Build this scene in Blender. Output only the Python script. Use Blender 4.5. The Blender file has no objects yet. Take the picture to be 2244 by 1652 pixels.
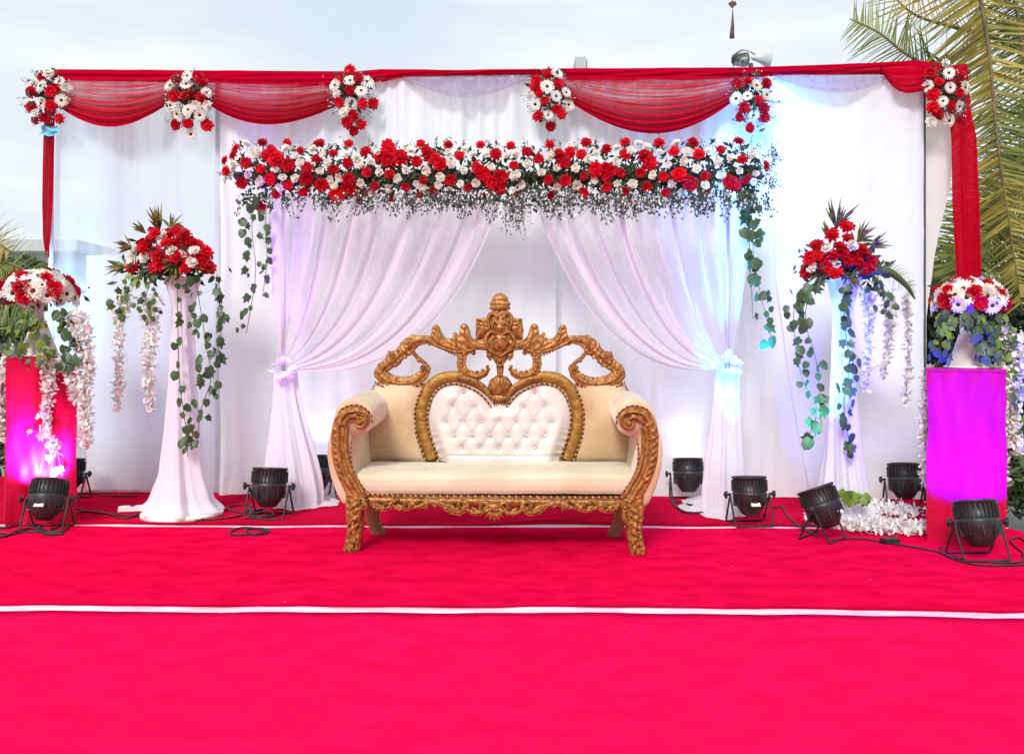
import bpy, math, random
from mathutils import Vector, Matrix, Quaternion
from mathutils import noise as mnoise
R = math.radians
rnd = random.Random(7)
sc = bpy.context.scene
col = sc.collection

# ------------------------------------------------------------------ camera, sky, sun, exposure
FPX = 1850.0; CX = 1122.0; HY = 753.0; HCAM = 1.195      # photo measured at 2244 px width
cam_d = bpy.data.cameras.new('camera'); cam = bpy.data.objects.new('camera', cam_d); col.objects.link(cam)
cam.location = (0, 0, HCAM); cam.rotation_euler = (R(90), 0, 0)
cam_d.sensor_width = 36; cam_d.lens = 36 * FPX / 2244; cam_d.shift_y = -(826 - HY) / 2244
cam_d.clip_start = 0.05; cam_d.clip_end = 600
sc.camera = cam
SUN_EL, SUN_ROT = 38, 196
w = bpy.data.worlds.new('World'); sc.world = w; w.use_nodes = True
nt = w.node_tree; nt.nodes.clear()
out = nt.nodes.new('ShaderNodeOutputWorld')
sky = nt.nodes.new('ShaderNodeTexSky'); sky.sky_type = 'NISHITA'; sky.sun_disc = False
sky.sun_elevation = R(SUN_EL); sky.sun_rotation = R(SUN_ROT)
b1 = nt.nodes.new('ShaderNodeBackground'); b1.inputs[1].default_value = 0.15
nt.links.new(sky.outputs[0], b1.inputs[0])
b2 = nt.nodes.new('ShaderNodeBackground'); b2.inputs[1].default_value = 1.0
tc = nt.nodes.new('ShaderNodeTexCoord'); mp = nt.nodes.new('ShaderNodeMapping'); mp.inputs['Scale'].default_value = (1.2, 1.2, 5.0)
nz = nt.nodes.new('ShaderNodeTexNoise'); nz.inputs['Scale'].default_value = 2.6; nz.inputs['Detail'].default_value = 6; nz.inputs['Roughness'].default_value = .5
nt.links.new(tc.outputs['Generated'], mp.inputs[0]); nt.links.new(mp.outputs[0], nz.inputs[0])
cr = nt.nodes.new('ShaderNodeValToRGB')
cr.color_ramp.elements[0].position = .30; cr.color_ramp.elements[0].color = (.63, .70, .77, 1)
cr.color_ramp.elements[1].position = .62; cr.color_ramp.elements[1].color = (.82, .855, .87, 1)
nt.links.new(nz.outputs[0], cr.inputs[0]); nt.links.new(cr.outputs[0], b2.inputs[0])
mx = nt.nodes.new('ShaderNodeMixShader'); mx.inputs[0].default_value = .93
nt.links.new(b1.outputs[0], mx.inputs[1]); nt.links.new(b2.outputs[0], mx.inputs[2]); nt.links.new(mx.outputs[0], out.inputs[0])
sd = bpy.data.lights.new('sun', 'SUN'); sd.energy = 2.6; sd.angle = R(16); sd.color = (1, .97, .93)
so = bpy.data.objects.new('sun', sd); col.objects.link(so)
az = R(SUN_ROT)
sdir = Vector((math.sin(az) * math.cos(R(SUN_EL)), math.cos(az) * math.cos(R(SUN_EL)), math.sin(R(SUN_EL))))
so.rotation_euler = sdir.to_track_quat('Z', 'Y').to_euler()
sc.view_settings.view_transform = 'Standard'; sc.view_settings.look = 'None'
sc.view_settings.exposure = 0.27; sc.view_settings.gamma = 1; sc.view_settings.use_curve_mapping = False
sc.cycles.transparent_max_bounces = 14; sc.cycles.max_bounces = 7

# ------------------------------------------------------------------ helpers
def P(px, py, Y): return Vector(((px - CX) / FPX * Y, Y, HCAM - (py - HY) / FPX * Y))
def YF(py): return FPX * HCAM / (py - HY)                  # depth of a floor point
def YB(px): return 6.75 - (px - 100) * (0.27 / 2020)        # backdrop
def YC(px): return 6.25 - (px - 640) * (0.30 / 960)         # flower canopy
def lerp(a, b, t): return a + (b - a) * t
def sm(t): t = max(0, min(1, t)); return t * t * (3 - 2 * t)
def interp(pts, x):
    if x <= pts[0][0]: return pts[0][1]
    for (a, b), (c, d) in zip(pts, pts[1:]):
        if x <= c: return b + (d - b) * (x - a) / (c - a)
    return pts[-1][1]
def spline(pts, n):
    pts = [Vector(p) for p in pts]; P_ = [pts[0] * 2 - pts[1]] + pts + [pts[-1] * 2 - pts[-2]]; o = []; m = len(pts) - 1
    for i in range(n + 1):
        t = i / n * m; k = min(int(t), m - 1); f = t - k; a, b, c, d = P_[k:k + 4]
        o.append(.5 * ((2 * b) + (c - a) * f + (2 * a - 5 * b + 4 * c - d) * f * f + (3 * b - a - 3 * c + d) * f ** 3))
    return o
def wloc(o):
    v = Vector((0, 0, 0))
    while o: v = v + o.location; o = o.parent
    return v
def tag(o, label=None, cat=None, group=None, kind=None):
    if label: o['label'] = label
    if cat: o['category'] = cat
    if group: o['group'] = group
    if kind: o['kind'] = kind
    return o
def thing(name, label, cat, loc=(0, 0, 0), group=None, rz=0):
    o = bpy.data.objects.new(name, None); col.objects.link(o); o.empty_display_size = .05
    o.location = loc; o.rotation_euler = (0, 0, rz); return tag(o, label, cat, group)
def inst(name, me, parent, M, relative=False):
    """link a shared mesh as an own object; M in world space (root unrotated) unless relative"""
    o = bpy.data.objects.new(name, me); col.objects.link(o); o.parent = parent
    if parent and not relative: M = Matrix.Translation(-wloc(parent)) @ M
    o.matrix_local = M
    return o
def copy_tree(o, parent=None):
    c = o.copy(); col.objects.link(c); c.parent = parent
    for ch in list(o.children): copy_tree(ch, c)
    return c
class MB:
    def __init__(s): s.v = []; s.f = []; s.uv = {}; s.m = []
    def face(s, idx, m=0): s.f.append(tuple(idx)); s.m.append(m)
    def quadpts(s, pts, m=0):
        n = len(s.v); s.v += [Vector(p) for p in pts]; s.face(range(n, n + len(pts)), m)
    def box(s, lo, hi, M=None, m=0):
        n = len(s.v)
        for x in (lo[0], hi[0]):
            for y in (lo[1], hi[1]):
                for z in (lo[2], hi[2]):
                    p = Vector((x, y, z)); s.v.append(M @ p if M else p)
        for q in ((0, 1, 3, 2), (4, 6, 7, 5), (0, 4, 5, 1), (2, 3, 7, 6), (0, 2, 6, 4), (1, 5, 7, 3)): s.face([n + i for i in q], m)
    def tube(s, path, r, n=8, cap=True, m=0):
        path = [Vector(p) for p in path]; k0 = len(s.v); L = len(path)
        rr = r if isinstance(r, (list, tuple)) else [r] * L
        up = None
        for i, p in enumerate(path):
            t = (path[min(i + 1, L - 1)] - path[max(i - 1, 0)])
            if t.length < 1e-9: t = Vector((0, 0, 1))
            t.normalize()
            if up is None: up = t.orthogonal().normalized()
            up = (up - t * up.dot(t))
            if up.length < 1e-6: up = t.orthogonal()
            up.normalize(); q = t.cross(up)
            for j in range(n):
                a = 2 * math.pi * j / n; s.v.append(p + (up * math.cos(a) + q * math.sin(a)) * rr[i])
        for i in range(L - 1):
            for j in range(n):
                s.face((k0 + i * n + j, k0 + i * n + (j + 1) % n, k0 + (i + 1) * n + (j + 1) % n, k0 + (i + 1) * n + j), m)
        if cap:
            s.face([k0 + j for j in range(n)][::-1], m); s.face([k0 + (L - 1) * n + j for j in range(n)], m)
    def lathe(s, prof, n=24, M=None, m=0, sx=1, sy=1):
        k0 = len(s.v)
        for r, z in prof:
            for j in range(n):
                a = 2 * math.pi * j / n; p = Vector((r * math.cos(a) * sx, r * math.sin(a) * sy, z)); s.v.append(M @ p if M else p)
        for i in range(len(prof) - 1):
            for j in range(n):
                s.face((k0 + i * n + j, k0 + i * n + (j + 1) % n, k0 + (i + 1) * n + (j + 1) % n, k0 + (i + 1) * n + j), m)
    def grid(s, fn, nu, nv, m=0):
        k0 = len(s.v)
        for j in range(nv + 1):
            for i in range(nu + 1):
                s.uv[len(s.v)] = (i / nu, j / nv); s.v.append(Vector(fn(i / nu, j / nv)))
        for j in range(nv):
            for i in range(nu):
                a = k0 + j * (nu + 1) + i; s.face((a, a + 1, a + nu + 2, a + nu + 1), m)
    def mesh(s, name, mats, smooth=True, off=None):
        me = bpy.data.meshes.new(name)
        vv = [(v - off) for v in s.v] if off is not None else s.v
        me.from_pydata([tuple(v) for v in vv], [], s.f)
        if not isinstance(mats, (list, tuple)): mats = [mats]
        for m_ in mats: me.materials.append(m_)
        if len(mats) > 1: me.polygons.foreach_set('material_index', s.m)
        if smooth: me.polygons.foreach_set('use_smooth', [True] * len(me.polygons))
        if s.uv:
            ul = me.uv_layers.new(name='uv')
            for lo in me.loops: ul.data[lo.index].uv = s.uv.get(lo.vertex_index, (0, 0))
        me.update(); return me
    def build(s, name, mats, parent=None, smooth=True, local=False, origin=None):
        off = None
        if parent and not local: off = wloc(parent)
        if origin is not None: off = Vector(origin)
        o = bpy.data.objects.new(name, s.mesh(name, mats, smooth, off)); col.objects.link(o); o.parent = parent
        if origin is not None: o.location = origin
        return o
def shade_angle(o, deg=40):
    me = o.data
    try: me.set_sharp_from_angle(angle=R(deg))
    except Exception: pass
    return o

# ------------------------------------------------------------------ materials
def newmat(name):
    m = bpy.data.materials.new(name); m.use_nodes = True; n = m.node_tree; n.nodes.clear()
    o = n.nodes.new('ShaderNodeOutputMaterial'); return m, n, o
def N(n, t, **kw):
    x = n.nodes.new(t)
    for k, v in kw.items():
        if k in ('op',): x.operation = v
        else: x.inputs[k].default_value = v
    return x
def colnoise(n, c1, c2, scale=(8, 8, 8), detail=4, lo=.35, hi=.65, coord='Object'):
    tc = n.nodes.new('ShaderNodeTexCoord'); mp = n.nodes.new('ShaderNodeMapping'); mp.inputs['Scale'].default_value = scale
    t = n.nodes.new('ShaderNodeTexNoise'); t.inputs['Scale'].default_value = 1; t.inputs['Detail'].default_value = detail
    n.links.new(tc.outputs[coord], mp.inputs[0]); n.links.new(mp.outputs[0], t.inputs[0])
    r = n.nodes.new('ShaderNodeValToRGB'); r.color_ramp.elements[0].position = lo; r.color_ramp.elements[1].position = hi
    r.color_ramp.elements[0].color = (*c1, 1); r.color_ramp.elements[1].color = (*c2, 1)
    n.links.new(t.outputs[0], r.inputs[0]); return r, t
def mat(name, c1, c2=None, scale=(8, 8, 8), rough=.6, metal=0, bump=0, bscale=60, trans=0, spec=.5, lo=.35, hi=.65, sheen=0, coord='Object', emit=None, estr=0, rvar=False):
    m, n, o = newmat(name); c2 = c2 or tuple(min(1, x * 1.25) for x in c1)
    r, t = colnoise(n, c1, c2, scale, lo=lo, hi=hi, coord=coord)
    p = n.nodes.new('ShaderNodeBsdfPrincipled'); p.inputs['Roughness'].default_value = rough; p.inputs['Metallic'].default_value = metal
    p.inputs['Specular IOR Level'].default_value = spec
    csock = r.outputs[0]
    if rvar:
        oi = n.nodes.new('ShaderNodeObjectInfo'); hs = n.nodes.new('ShaderNodeHueSaturation')
        mr = n.nodes.new('ShaderNodeMapRange'); mr.inputs[3].default_value = .72; mr.inputs[4].default_value = 1.2
        n.links.new(oi.outputs['Random'], mr.inputs[0]); n.links.new(mr.outputs[0], hs.inputs['Value']); n.links.new(csock, hs.inputs['Color']); csock = hs.outputs[0]
    n.links.new(csock, p.inputs['Base Color'])
    if sheen: p.inputs['Sheen Weight'].default_value = sheen; p.inputs['Sheen Roughness'].default_value = .5
    if emit: p.inputs['Emission Color'].default_value = (*emit, 1); p.inputs['Emission Strength'].default_value = estr
    if bump:
        tcb = n.nodes.new('ShaderNodeTexCoord'); nb = n.nodes.new('ShaderNodeTexNoise'); nb.inputs['Scale'].default_value = bscale; nb.inputs['Detail'].default_value = 4
        n.links.new(tcb.outputs['Object'], nb.inputs[0])
        b = n.nodes.new('ShaderNodeBump'); b.inputs['Strength'].default_value = bump; b.inputs['Distance'].default_value = .01
        n.links.new(nb.outputs[0], b.inputs['Height']); n.links.new(b.outputs[0], p.inputs['Normal'])
    if trans:
        tr = n.nodes.new('ShaderNodeBsdfTranslucent'); n.links.new(csock, tr.inputs[0]); ms = n.nodes.new('ShaderNodeMixShader'); ms.inputs[0].default_value = trans
        n.links.new(p.outputs[0], ms.inputs[1]); n.links.new(tr.outputs[0], ms.inputs[2]); n.links.new(ms.outputs[0], o.inputs[0])
    else: n.links.new(p.outputs[0], o.inputs[0])
    return m
def fabric(name, c, transp=.2, translu=.45, stripe=(40, 40, .8), svar=.5, coord='Object', ramp=None, wr=0, nr=(.36, .62)):
    """woven cloth: diffuse + translucent, with open weave letting light through; denser where seen edge-on"""
    m, n, o = newmat(name)
    d = n.nodes.new('ShaderNodeBsdfDiffuse'); d.inputs[0].default_value = (*c, 1)
    t = n.nodes.new('ShaderNodeBsdfTranslucent'); t.inputs[0].default_value = (*c, 1)
    a = n.nodes.new('ShaderNodeMixShader'); a.inputs[0].default_value = translu
    n.links.new(d.outputs[0], a.inputs[1]); n.links.new(t.outputs[0], a.inputs[2])
    tp = n.nodes.new('ShaderNodeBsdfTransparent'); ms = n.nodes.new('ShaderNodeMixShader')
    lw = n.nodes.new('ShaderNodeLayerWeight'); lw.inputs[0].default_value = .35
    inv = N(n, 'ShaderNodeMath', op='SUBTRACT'); inv.inputs[0].default_value = 1; n.links.new(lw.outputs['Facing'], inv.inputs[1])
    tc = n.nodes.new('ShaderNodeTexCoord'); mp = n.nodes.new('ShaderNodeMapping'); mp.inputs['Scale'].default_value = stripe
    nz = n.nodes.new('ShaderNodeTexNoise'); nz.inputs['Scale'].default_value = 1; nz.inputs['Detail'].default_value = 3
    n.links.new(tc.outputs[coord], mp.inputs[0]); n.links.new(mp.outputs[0], nz.inputs[0])
    mr = n.nodes.new('ShaderNodeMapRange'); mr.inputs[1].default_value = nr[0]; mr.inputs[2].default_value = nr[1]
    mr.inputs[3].default_value = transp * (1 - svar); mr.inputs[4].default_value = transp * (1 + svar * .5)
    n.links.new(nz.outputs[0], mr.inputs[0])
    mul = N(n, 'ShaderNodeMath', op='MULTIPLY'); n.links.new(inv.outputs[0], mul.inputs[0]); n.links.new(mr.outputs[0], mul.inputs[1])
    last = mul
    if ramp:
        sx = n.nodes.new('ShaderNodeSeparateXYZ'); n.links.new(tc.outputs['UV'], sx.inputs[0])
        cr = n.nodes.new('ShaderNodeValToRGB'); el = cr.color_ramp.elements
        el[0].position = ramp[0][0]; el[0].color = (ramp[0][1],) * 3 + (1,); el[1].position = ramp[-1][0]; el[1].color = (ramp[-1][1],) * 3 + (1,)
        for p_, v_ in ramp[1:-1]: e = el.new(p_); e.color = (v_, v_, v_, 1)
        n.links.new(sx.outputs[1], cr.inputs[0])
        m2 = N(n, 'ShaderNodeMath', op='MULTIPLY'); n.links.new(mul.outputs[0], m2.inputs[0]); n.links.new(cr.outputs[0], m2.inputs[1]); last = m2
    n.links.new(last.outputs[0], ms.inputs[0]); n.links.new(a.outputs[0], ms.inputs[1]); n.links.new(tp.outputs[0], ms.inputs[2])
    if wr:
        b = n.nodes.new('ShaderNodeBump'); b.inputs['Strength'].default_value = wr; b.inputs['Distance'].default_value = .02
        n.links.new(nz.outputs[0], b.inputs['Height'])
        for q in (d, t): n.links.new(b.outputs[0], q.inputs['Normal'])
    n.links.new(ms.outputs[0], o.inputs[0]); return m

M = {}
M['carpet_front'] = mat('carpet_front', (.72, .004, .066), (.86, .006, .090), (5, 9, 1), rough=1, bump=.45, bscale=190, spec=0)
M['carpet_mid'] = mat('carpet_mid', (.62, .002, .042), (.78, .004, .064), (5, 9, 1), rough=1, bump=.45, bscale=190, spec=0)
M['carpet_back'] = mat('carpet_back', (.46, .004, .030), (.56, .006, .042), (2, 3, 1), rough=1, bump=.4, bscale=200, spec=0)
M['undersheet'] = mat('undersheet', (.72, .46, .58), (.88, .82, .88), (4, 10, 4), rough=.5, bump=.3, bscale=40)
M['stage_skirt'] = mat('stage_skirt', (.35, .01, .03), rough=.9)
M['paving'] = mat('paving', (.20, .20, .19), (.30, .29, .28), (.8, .8, .8), rough=.9, bump=.3, bscale=20)
M['curtain'] = fabric('white_curtain', (.90, .93, .97), .05, .42, (11, 11, .5), .5)
M['sheer'] = fabric('sheer_curtain', (.76, .84, .94), .52, .5, (5, 5, .25), .6)
M['tulle'] = fabric('tulle', (.80, .70, .81), .50, .40, (17, .7, 1), .92, coord='UV', nr=(.37, .49))
M['tulle_dense'] = fabric('tulle_dense', (.90, .88, .94), .05, .4, (12, 12, 1), .5)
M['cream_cloth'] = fabric('cream_cloth', (.92, .90, .86), .02, .5, (10, 10, 1), .4)
M['shaded_sheer'] = fabric('shaded_sheer', (.42, .35, .50), .40, .5, (30, 30, 2), .5)  # sheer overlay; fold shadow and lilac lamp cast are put into its colour
M['red_band'] = fabric('red_cloth', (.48, .001, .022), .03, .25, (6, 6, 50), .4, wr=.3)
M['red_swag'] = fabric('red_swag', (.50, .001, .024), .66, .3, (2.2, 34, 1), .85, coord='UV', ramp=[(0, .62), (.36, .80), (.5, .30), (.7, .07), (1, .0)])
M['red_drop'] = fabric('red_drop_cloth', (.48, .001, .018), .02, .3, (40, 40, .5), .4, wr=.2)
M['red_pillar'] = mat('red_pillar_satin', (.44, .003, .035), (.54, .005, .05), (6, 6, 2), rough=.45, bump=.1, bscale=12, spec=.12)
M['gold'] = mat('antique_gold', (.22, .078, .018), (.46, .225, .058), (34, 34, 34), rough=.40, metal=.4, bump=.4, bscale=80, lo=.35, hi=.65)
M['gold_flat'] = mat('gold_band', (.27, .13, .024), (.38, .20, .042), (20, 20, 50), rough=.42, metal=.5, bump=.5, bscale=120)
M['rope_dark'] = mat('rope_dark', (.09, .012, .010), (.16, .03, .02), (60, 60, 60), rough=.7)
M['rope_gold'] = mat('rope_gold', (.45, .20, .06), (.62, .34, .12), (60, 60, 60), rough=.5, metal=.3)
M['velvet'] = mat('cream_velvet', (.50, .34, .19), (.64, .50, .34), (3, 3, 3), rough=.85, bump=.12, bscale=18, sheen=.5, spec=.2)
M['velvet_seat'] = mat('seat_velvet', (.58, .47, .31), (.70, .61, .45), (3, 3, 3), rough=.85, bump=.15, bscale=14, sheen=.4, spec=.2)
M['tuft'] = mat('white_leatherette', (.56, .51, .47), (.63, .59, .55), (6, 6, 6), rough=.42, bump=.1, bscale=30)
M['button'] = mat('crystal_button', (.45, .43, .40), (.75, .73, .70), (90, 90, 90), rough=.15, metal=.6)
M['wood'] = mat('brown_wood', (.20, .09, .04), (.27, .13, .06), (20, 20, 4), rough=.7)
M['black'] = mat('black_metal', (.012, .012, .014), (.022, .022, .025), (20, 20, 20), rough=.42, bump=.1, bscale=200)
M['black_pl'] = mat('black_rubber', (.010, .010, .011), (.02, .02, .02), (20, 20, 20), rough=.55)
M['steel'] = mat('steel', (.45, .45, .47), (.6, .6, .62), (30, 30, 30), rough=.3, metal=.9)
M['pole_light'] = mat('pole_grey_paint', (.55, .55, .62), (.65, .65, .72), (8, 8, 3), rough=.5)
M['pole'] = mat('pole_paint', (.05, .045, .06), (.09, .08, .10), (8, 8, 3), rough=.5)
M['white_pl'] = mat('white_plastic', (.75, .75, .75), (.8, .8, .8), rough=.4)
M['label'] = mat('label_print', (.6, .6, .6), (.85, .85, .85), (80, 80, 80), rough=.5)
M['rose_red'] = mat('rose_red', (.48, .0008, .008), (.70, .0015, .022), (30, 30, 30), rough=.6, trans=.15, spec=.2, rvar=True)
M['rose_white'] = mat('rose_white', (.80, .76, .66), (.88, .86, .80), (30, 30, 30), rough=.6, trans=.2, spec=.2, rvar=False)
M['petal_white'] = mat('gerbera_white', (.84, .82, .78), (.90, .89, .86), (30, 30, 30), rough=.6, trans=.2, spec=.2)
M['petal_cream'] = mat('gerbera_cream', (.80, .72, .58), (.86, .80, .70), (30, 30, 30), rough=.6, trans=.2, spec=.2)
M['seed'] = mat('flower_centre', (.012, .008, .02), (.05, .03, .03), (200, 200, 200), rough=.9)
M['seed_y'] = mat('flower_ring', (.30, .22, .05), (.5, .4, .1), (200, 200, 200), rough=.9)
M['wist'] = mat('wisteria_petal', (.78, .78, .76), (.90, .90, .88), (30, 30, 30), rough=.6, trans=.25, spec=.2)
M['ivy'] = mat('ivy_leaf', (.022, .060, .022), (.075, .14, .045), (25, 25, 25), rough=.45, trans=.15, rvar=True)
M['ivy_lime'] = mat('lime_leaf', (.10, .20, .02), (.22, .34, .05), (25, 25, 25), rough=.5, trans=.25, rvar=True)
M['stem'] = mat('stem', (.05, .08, .03), rough=.7)
M['spike'] = mat('spiky_leaf', (.035, .055, .012), (.22, .20, .04), (22, 22, 40), rough=.5, trans=.15, lo=.42, hi=.58)
M['moss'] = mat('foliage_bed', (.012, .022, .010), (.05, .08, .03), (30, 30, 30), rough=.8, trans=.1)
M['spray'] = mat('spray_twig', (.022, .032, .028), (.07, .09, .08), (30, 30, 30), rough=.8, trans=.15)
M['breath'] = mat('spray_blossom', (.62, .62, .62), (.82, .82, .8), (30, 30, 30), rough=.8, trans=.3)
M['palm_green'] = mat('palm_leaf', (.06, .10, .025), (.30, .34, .09), (.9, .9, .9), rough=.45, trans=.25, lo=.35, hi=.68)
M['palm_gold'] = mat('palm_leaf_gold', (.18, .20, .04), (.62, .44, .09), (1.2, 1.2, 1.2), rough=.5, trans=.3, lo=.35, hi=.65)
M['rachis'] = mat('rachis', (.10, .07, .035), (.2, .15, .07), rough=.7)
M['bark'] = mat('bark', (.10, .075, .05), (.2, .16, .12), (6, 6, 20), rough=.9, bump=.6, bscale=12)
M['tree_dark'] = mat('tree_leaf_dark', (.014, .026, .014), (.055, .075, .035), (2.5, 2.5, 2.5), rough=.6, trans=.15)
M['tree_mid'] = mat('tree_leaf_mid', (.03, .055, .02), (.11, .15, .05), (2.5, 2.5, 2.5), rough=.6, trans=.2)
M['thatch'] = mat('thatch', (.18, .17, .12), (.42, .40, .28), (6, 6, 1.5), rough=.9, bump=.4, bscale=20)
M['concrete'] = mat('concrete', (.36, .38, .38), (.46, .48, .48), (1, 1, 1), rough=.9, bump=.2)
M['concrete_pale'] = mat('concrete_pale', (.62, .63, .64), (.72, .72, .72), (.6, .6, .6), rough=.9)
M['horn'] = mat('horn_grey', (.40, .45, .42), (.55, .58, .56), (6, 6, 6), rough=.5)
M['horn_dark'] = mat('horn_driver', (.05, .06, .05), (.5, .5, .46), (9, 9, 9), rough=.5, lo=.45, hi=.55)
M['brown'] = mat('brown_tassel', (.10, .055, .05), (.22, .13, .11), (60, 60, 20), rough=.8)
M['glass'] = mat('window_glass', (.10, .12, .13), rough=.15)

# ------------------------------------------------------------------ ground, stage, carpets
g = MB()
n_ = 24
g.grid(lambda u, v: (lerp(-300, 300, u), lerp(-40, 500, v), -.55), n_, n_)
tag(g.build('ground', M['paving']), kind='structure')
st = MB(); st.box((-6.2, -1.6, -.549), (3.24, 7.6, -.010))
tag(st.build('stage', M['stage_skirt'], smooth=False), kind='structure')
us = MB()
def us_fn(u, v):
    x = lerp(-6.19, 3.23, u); y = lerp(-1.58, 7.58, v); return (x, y, -.006 + .0012 * math.sin(x * 9 + y * 31))
us.grid(us_fn, 60, 120); tag(us.build('white_floor_sheet', M['undersheet']), kind='structure')
def seam1(x): return 3.80 - .018 * x + .008 * math.sin(x * 2.1) + .006 * math.sin(x * 5.3) - .010 * x * x * .5
def seam2(x): return 5.53 - .012 * x + .012 * math.sin(x * 1.7 + 1) + .008 * math.sin(x * 4.1)
def carpet(y0, y1, name, m, zb, ruck=None):
    c = MB()
    def fn(u, v):
        x = lerp(-6.2, 3.24, u); a = y0(x); b = y1(x); y = lerp(a, b, v)
        z = zb + .0015 * mnoise.noise(Vector((x * 3, y * 5, 0)))
        if ruck: z += ruck(x, y, v)
        return (x, y, z)
    c.grid(fn, 150, 60)
    # turned-down edge
    k = len(c.v); nu = 151
    for j, zz in ((0, -.0085), (60, -.0085)):
        base = j * nu
        kk = len(c.v)
        for i in range(nu):
            p = c.v[base + i]; c.v.append(Vector((p.x, p.y, zz)))
        for i in range(150): c.face((base + i, base + i + 1, kk + i + 1, kk + i))
    return tag(c.build(name, m), kind='structure')
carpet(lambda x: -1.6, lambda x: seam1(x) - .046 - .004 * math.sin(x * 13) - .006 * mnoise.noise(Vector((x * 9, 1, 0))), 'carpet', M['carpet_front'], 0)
def ruckB(x, y, v):   # small ruck of loose carpet behind the sofa
    d = y - seam2(x); g_ = math.exp(-((x - .35) / .45) ** 2)
    return .018 * g_ * math.exp(-((d + .02) / .035) ** 2) * 0 
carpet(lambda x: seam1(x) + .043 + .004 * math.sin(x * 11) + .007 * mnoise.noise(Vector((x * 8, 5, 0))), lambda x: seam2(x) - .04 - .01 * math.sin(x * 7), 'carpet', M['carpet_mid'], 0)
def ruckC(x, y, v):
    d = y - seam2(x) - .05; g_ = math.exp(-((x - .4) / .5) ** 2)
    return .022 * g_ * math.exp(-((d - .02) / .03) ** 2) + .006 * math.exp(-((d - .01) / .03) ** 2)
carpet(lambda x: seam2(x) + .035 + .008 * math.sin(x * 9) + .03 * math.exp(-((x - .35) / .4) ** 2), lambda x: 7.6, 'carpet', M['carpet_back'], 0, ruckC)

# ------------------------------------------------------------------ background: building, wall, trees, palms
def leaf_cloud(mb, centre, rad, n, size, clumps=18, seed=1, flat=1.0):
    r = random.Random(seed); cs = []
    for _ in range(clumps):
        d = Vector((r.gauss(0, 1), r.gauss(0, 1), r.gauss(0, 1))).normalized() * r.uniform(.35, 1) ** .6
        cs.append((Vector((d.x * rad[0], d.y * rad[1], d.z * rad[2])) * .8, r.uniform(.22, .42)))
    for i in range(n):
        c, s_ = r.choice(cs); d = Vector((r.gauss(0, 1), r.gauss(0, 1), r.gauss(0, 1))).normalized() * r.uniform(.3, 1)
        p = Vector(centre) + c + Vector((d.x * rad[0], d.y * rad[1], d.z * rad[2])) * s_
        a = Vector((r.gauss(0, 1), r.gauss(0, 1), r.gauss(0, .7))).normalized(); b = a.orthogonal().normalized(); b = Quaternion(a, r.uniform(0, 6.28)) @ b
        L = size * r.uniform(.6, 1.4); W = L * .38
        mb.quadpts([p - a * L * .5, p + b * W * .5, p + a * L * .5, p - b * W * .5])
def tree(name, label, cat, base, h, rad, n, size, m, seed, group=None, trunk_r=.12):
    t = thing(name, label, cat, base, group)
    tb = MB(); bz = Vector(base); r = random.Random(seed)
    top = bz + Vector((r.uniform(-.2, .2), 0, h)); tb.tube(spline([bz, bz + Vector((.1, 0, h * .4)), top], 8), [trunk_r * (1 - .6 * i / 8) for i in range(9)], 8)
    for k in range(7):
        a = r.uniform(0, 6.28); s0 = bz + Vector((.05, 0, h * r.uniform(.35, .8)))
        tb.tube(spline([s0, s0 + Vector((math.cos(a) * rad[0] * .4, math.sin(a) * rad[1] * .4, .3 * rad[2])), s0 + Vector((math.cos(a) * rad[0] * .8, math.sin(a) * rad[1] * .8, .7 * rad[2]))], 6), [trunk_r * .4 * (1 - .12 * i) for i in range(7)], 6)
    tb.build('trunk', M['bark'], t)
    lb = MB(); leaf_cloud(lb, bz + Vector((0, 0, h)), rad, n, size, 26, seed); lb.build('crown', m, t, smooth=False)
    return t
tree('tree', 'dark dense broadleaf tree behind the right red pillar', 'tree', (7.2, 11.5, -.55), 2.0, (2.3, 1.6, 1.9), 9000, .16, M['tree_dark'], 3, 'dark trees behind the right pillar')
tree('tree', 'dark tree showing between the curtain pole and the red drop cloth', 'tree', (5.9, 12.5, -.55), 1.9, (1.3, 1.2, 1.8), 6000, .15, M['tree_dark'], 5, 'dark trees behind the right pillar')
tree('shrub', 'lower green shrub right of the right pillar under the palm frond', 'shrub', (4.75, 7.6, -.55), .75, (.75, .5, .85), 3800, .11, M['tree_mid'], 9, trunk_r=.04)
tree('shrub', 'dark green shrub at the left picture edge behind the left pillar', 'shrub', (-4.95, 8.0, -.55), .9, (.85, .5, 1.0), 5200, .13, M['tree_dark'], 12, trunk_r=.04)
tree('tree', 'dusty green feathery tree under the flat roof at far left', 'tree', (-8.3, 13.0, -.55), 2.4, (1.5, .8, .85), 6000, .22, M['tree_mid'], 14)
# flat roofed building far left, seen beside and through the sheer curtain
bl = thing('building', 'low pale building with a grey flat roof edge at far left', 'building', (-9.5, 20, -.55))
b = MB(); b.box((-24, 20, -.55), (-2.4, 26, 3.30)); b.build('wall', M['concrete_pale'], bl, smooth=False)
b = MB(); b.box((-24.4, 19.2, 3.303), (-9.9, 26.3, 3.56)); ro = b.build('roof', M['concrete'], bl, smooth=False)
for k in range(6):
    x0 = -22 + k * 3.2
    b = MB(); b.box((x0, 19.94, .6), (x0 + 1.3, 20.06, 2.0)); wd = b.build('window', M['concrete'], bl, smooth=False)
    b = MB(); b.box((x0 + .08, 19.90, .68), (x0 + 1.22, 19.938, 1.92)); b.build('pane', M['glass'], wd, smooth=False)
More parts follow.
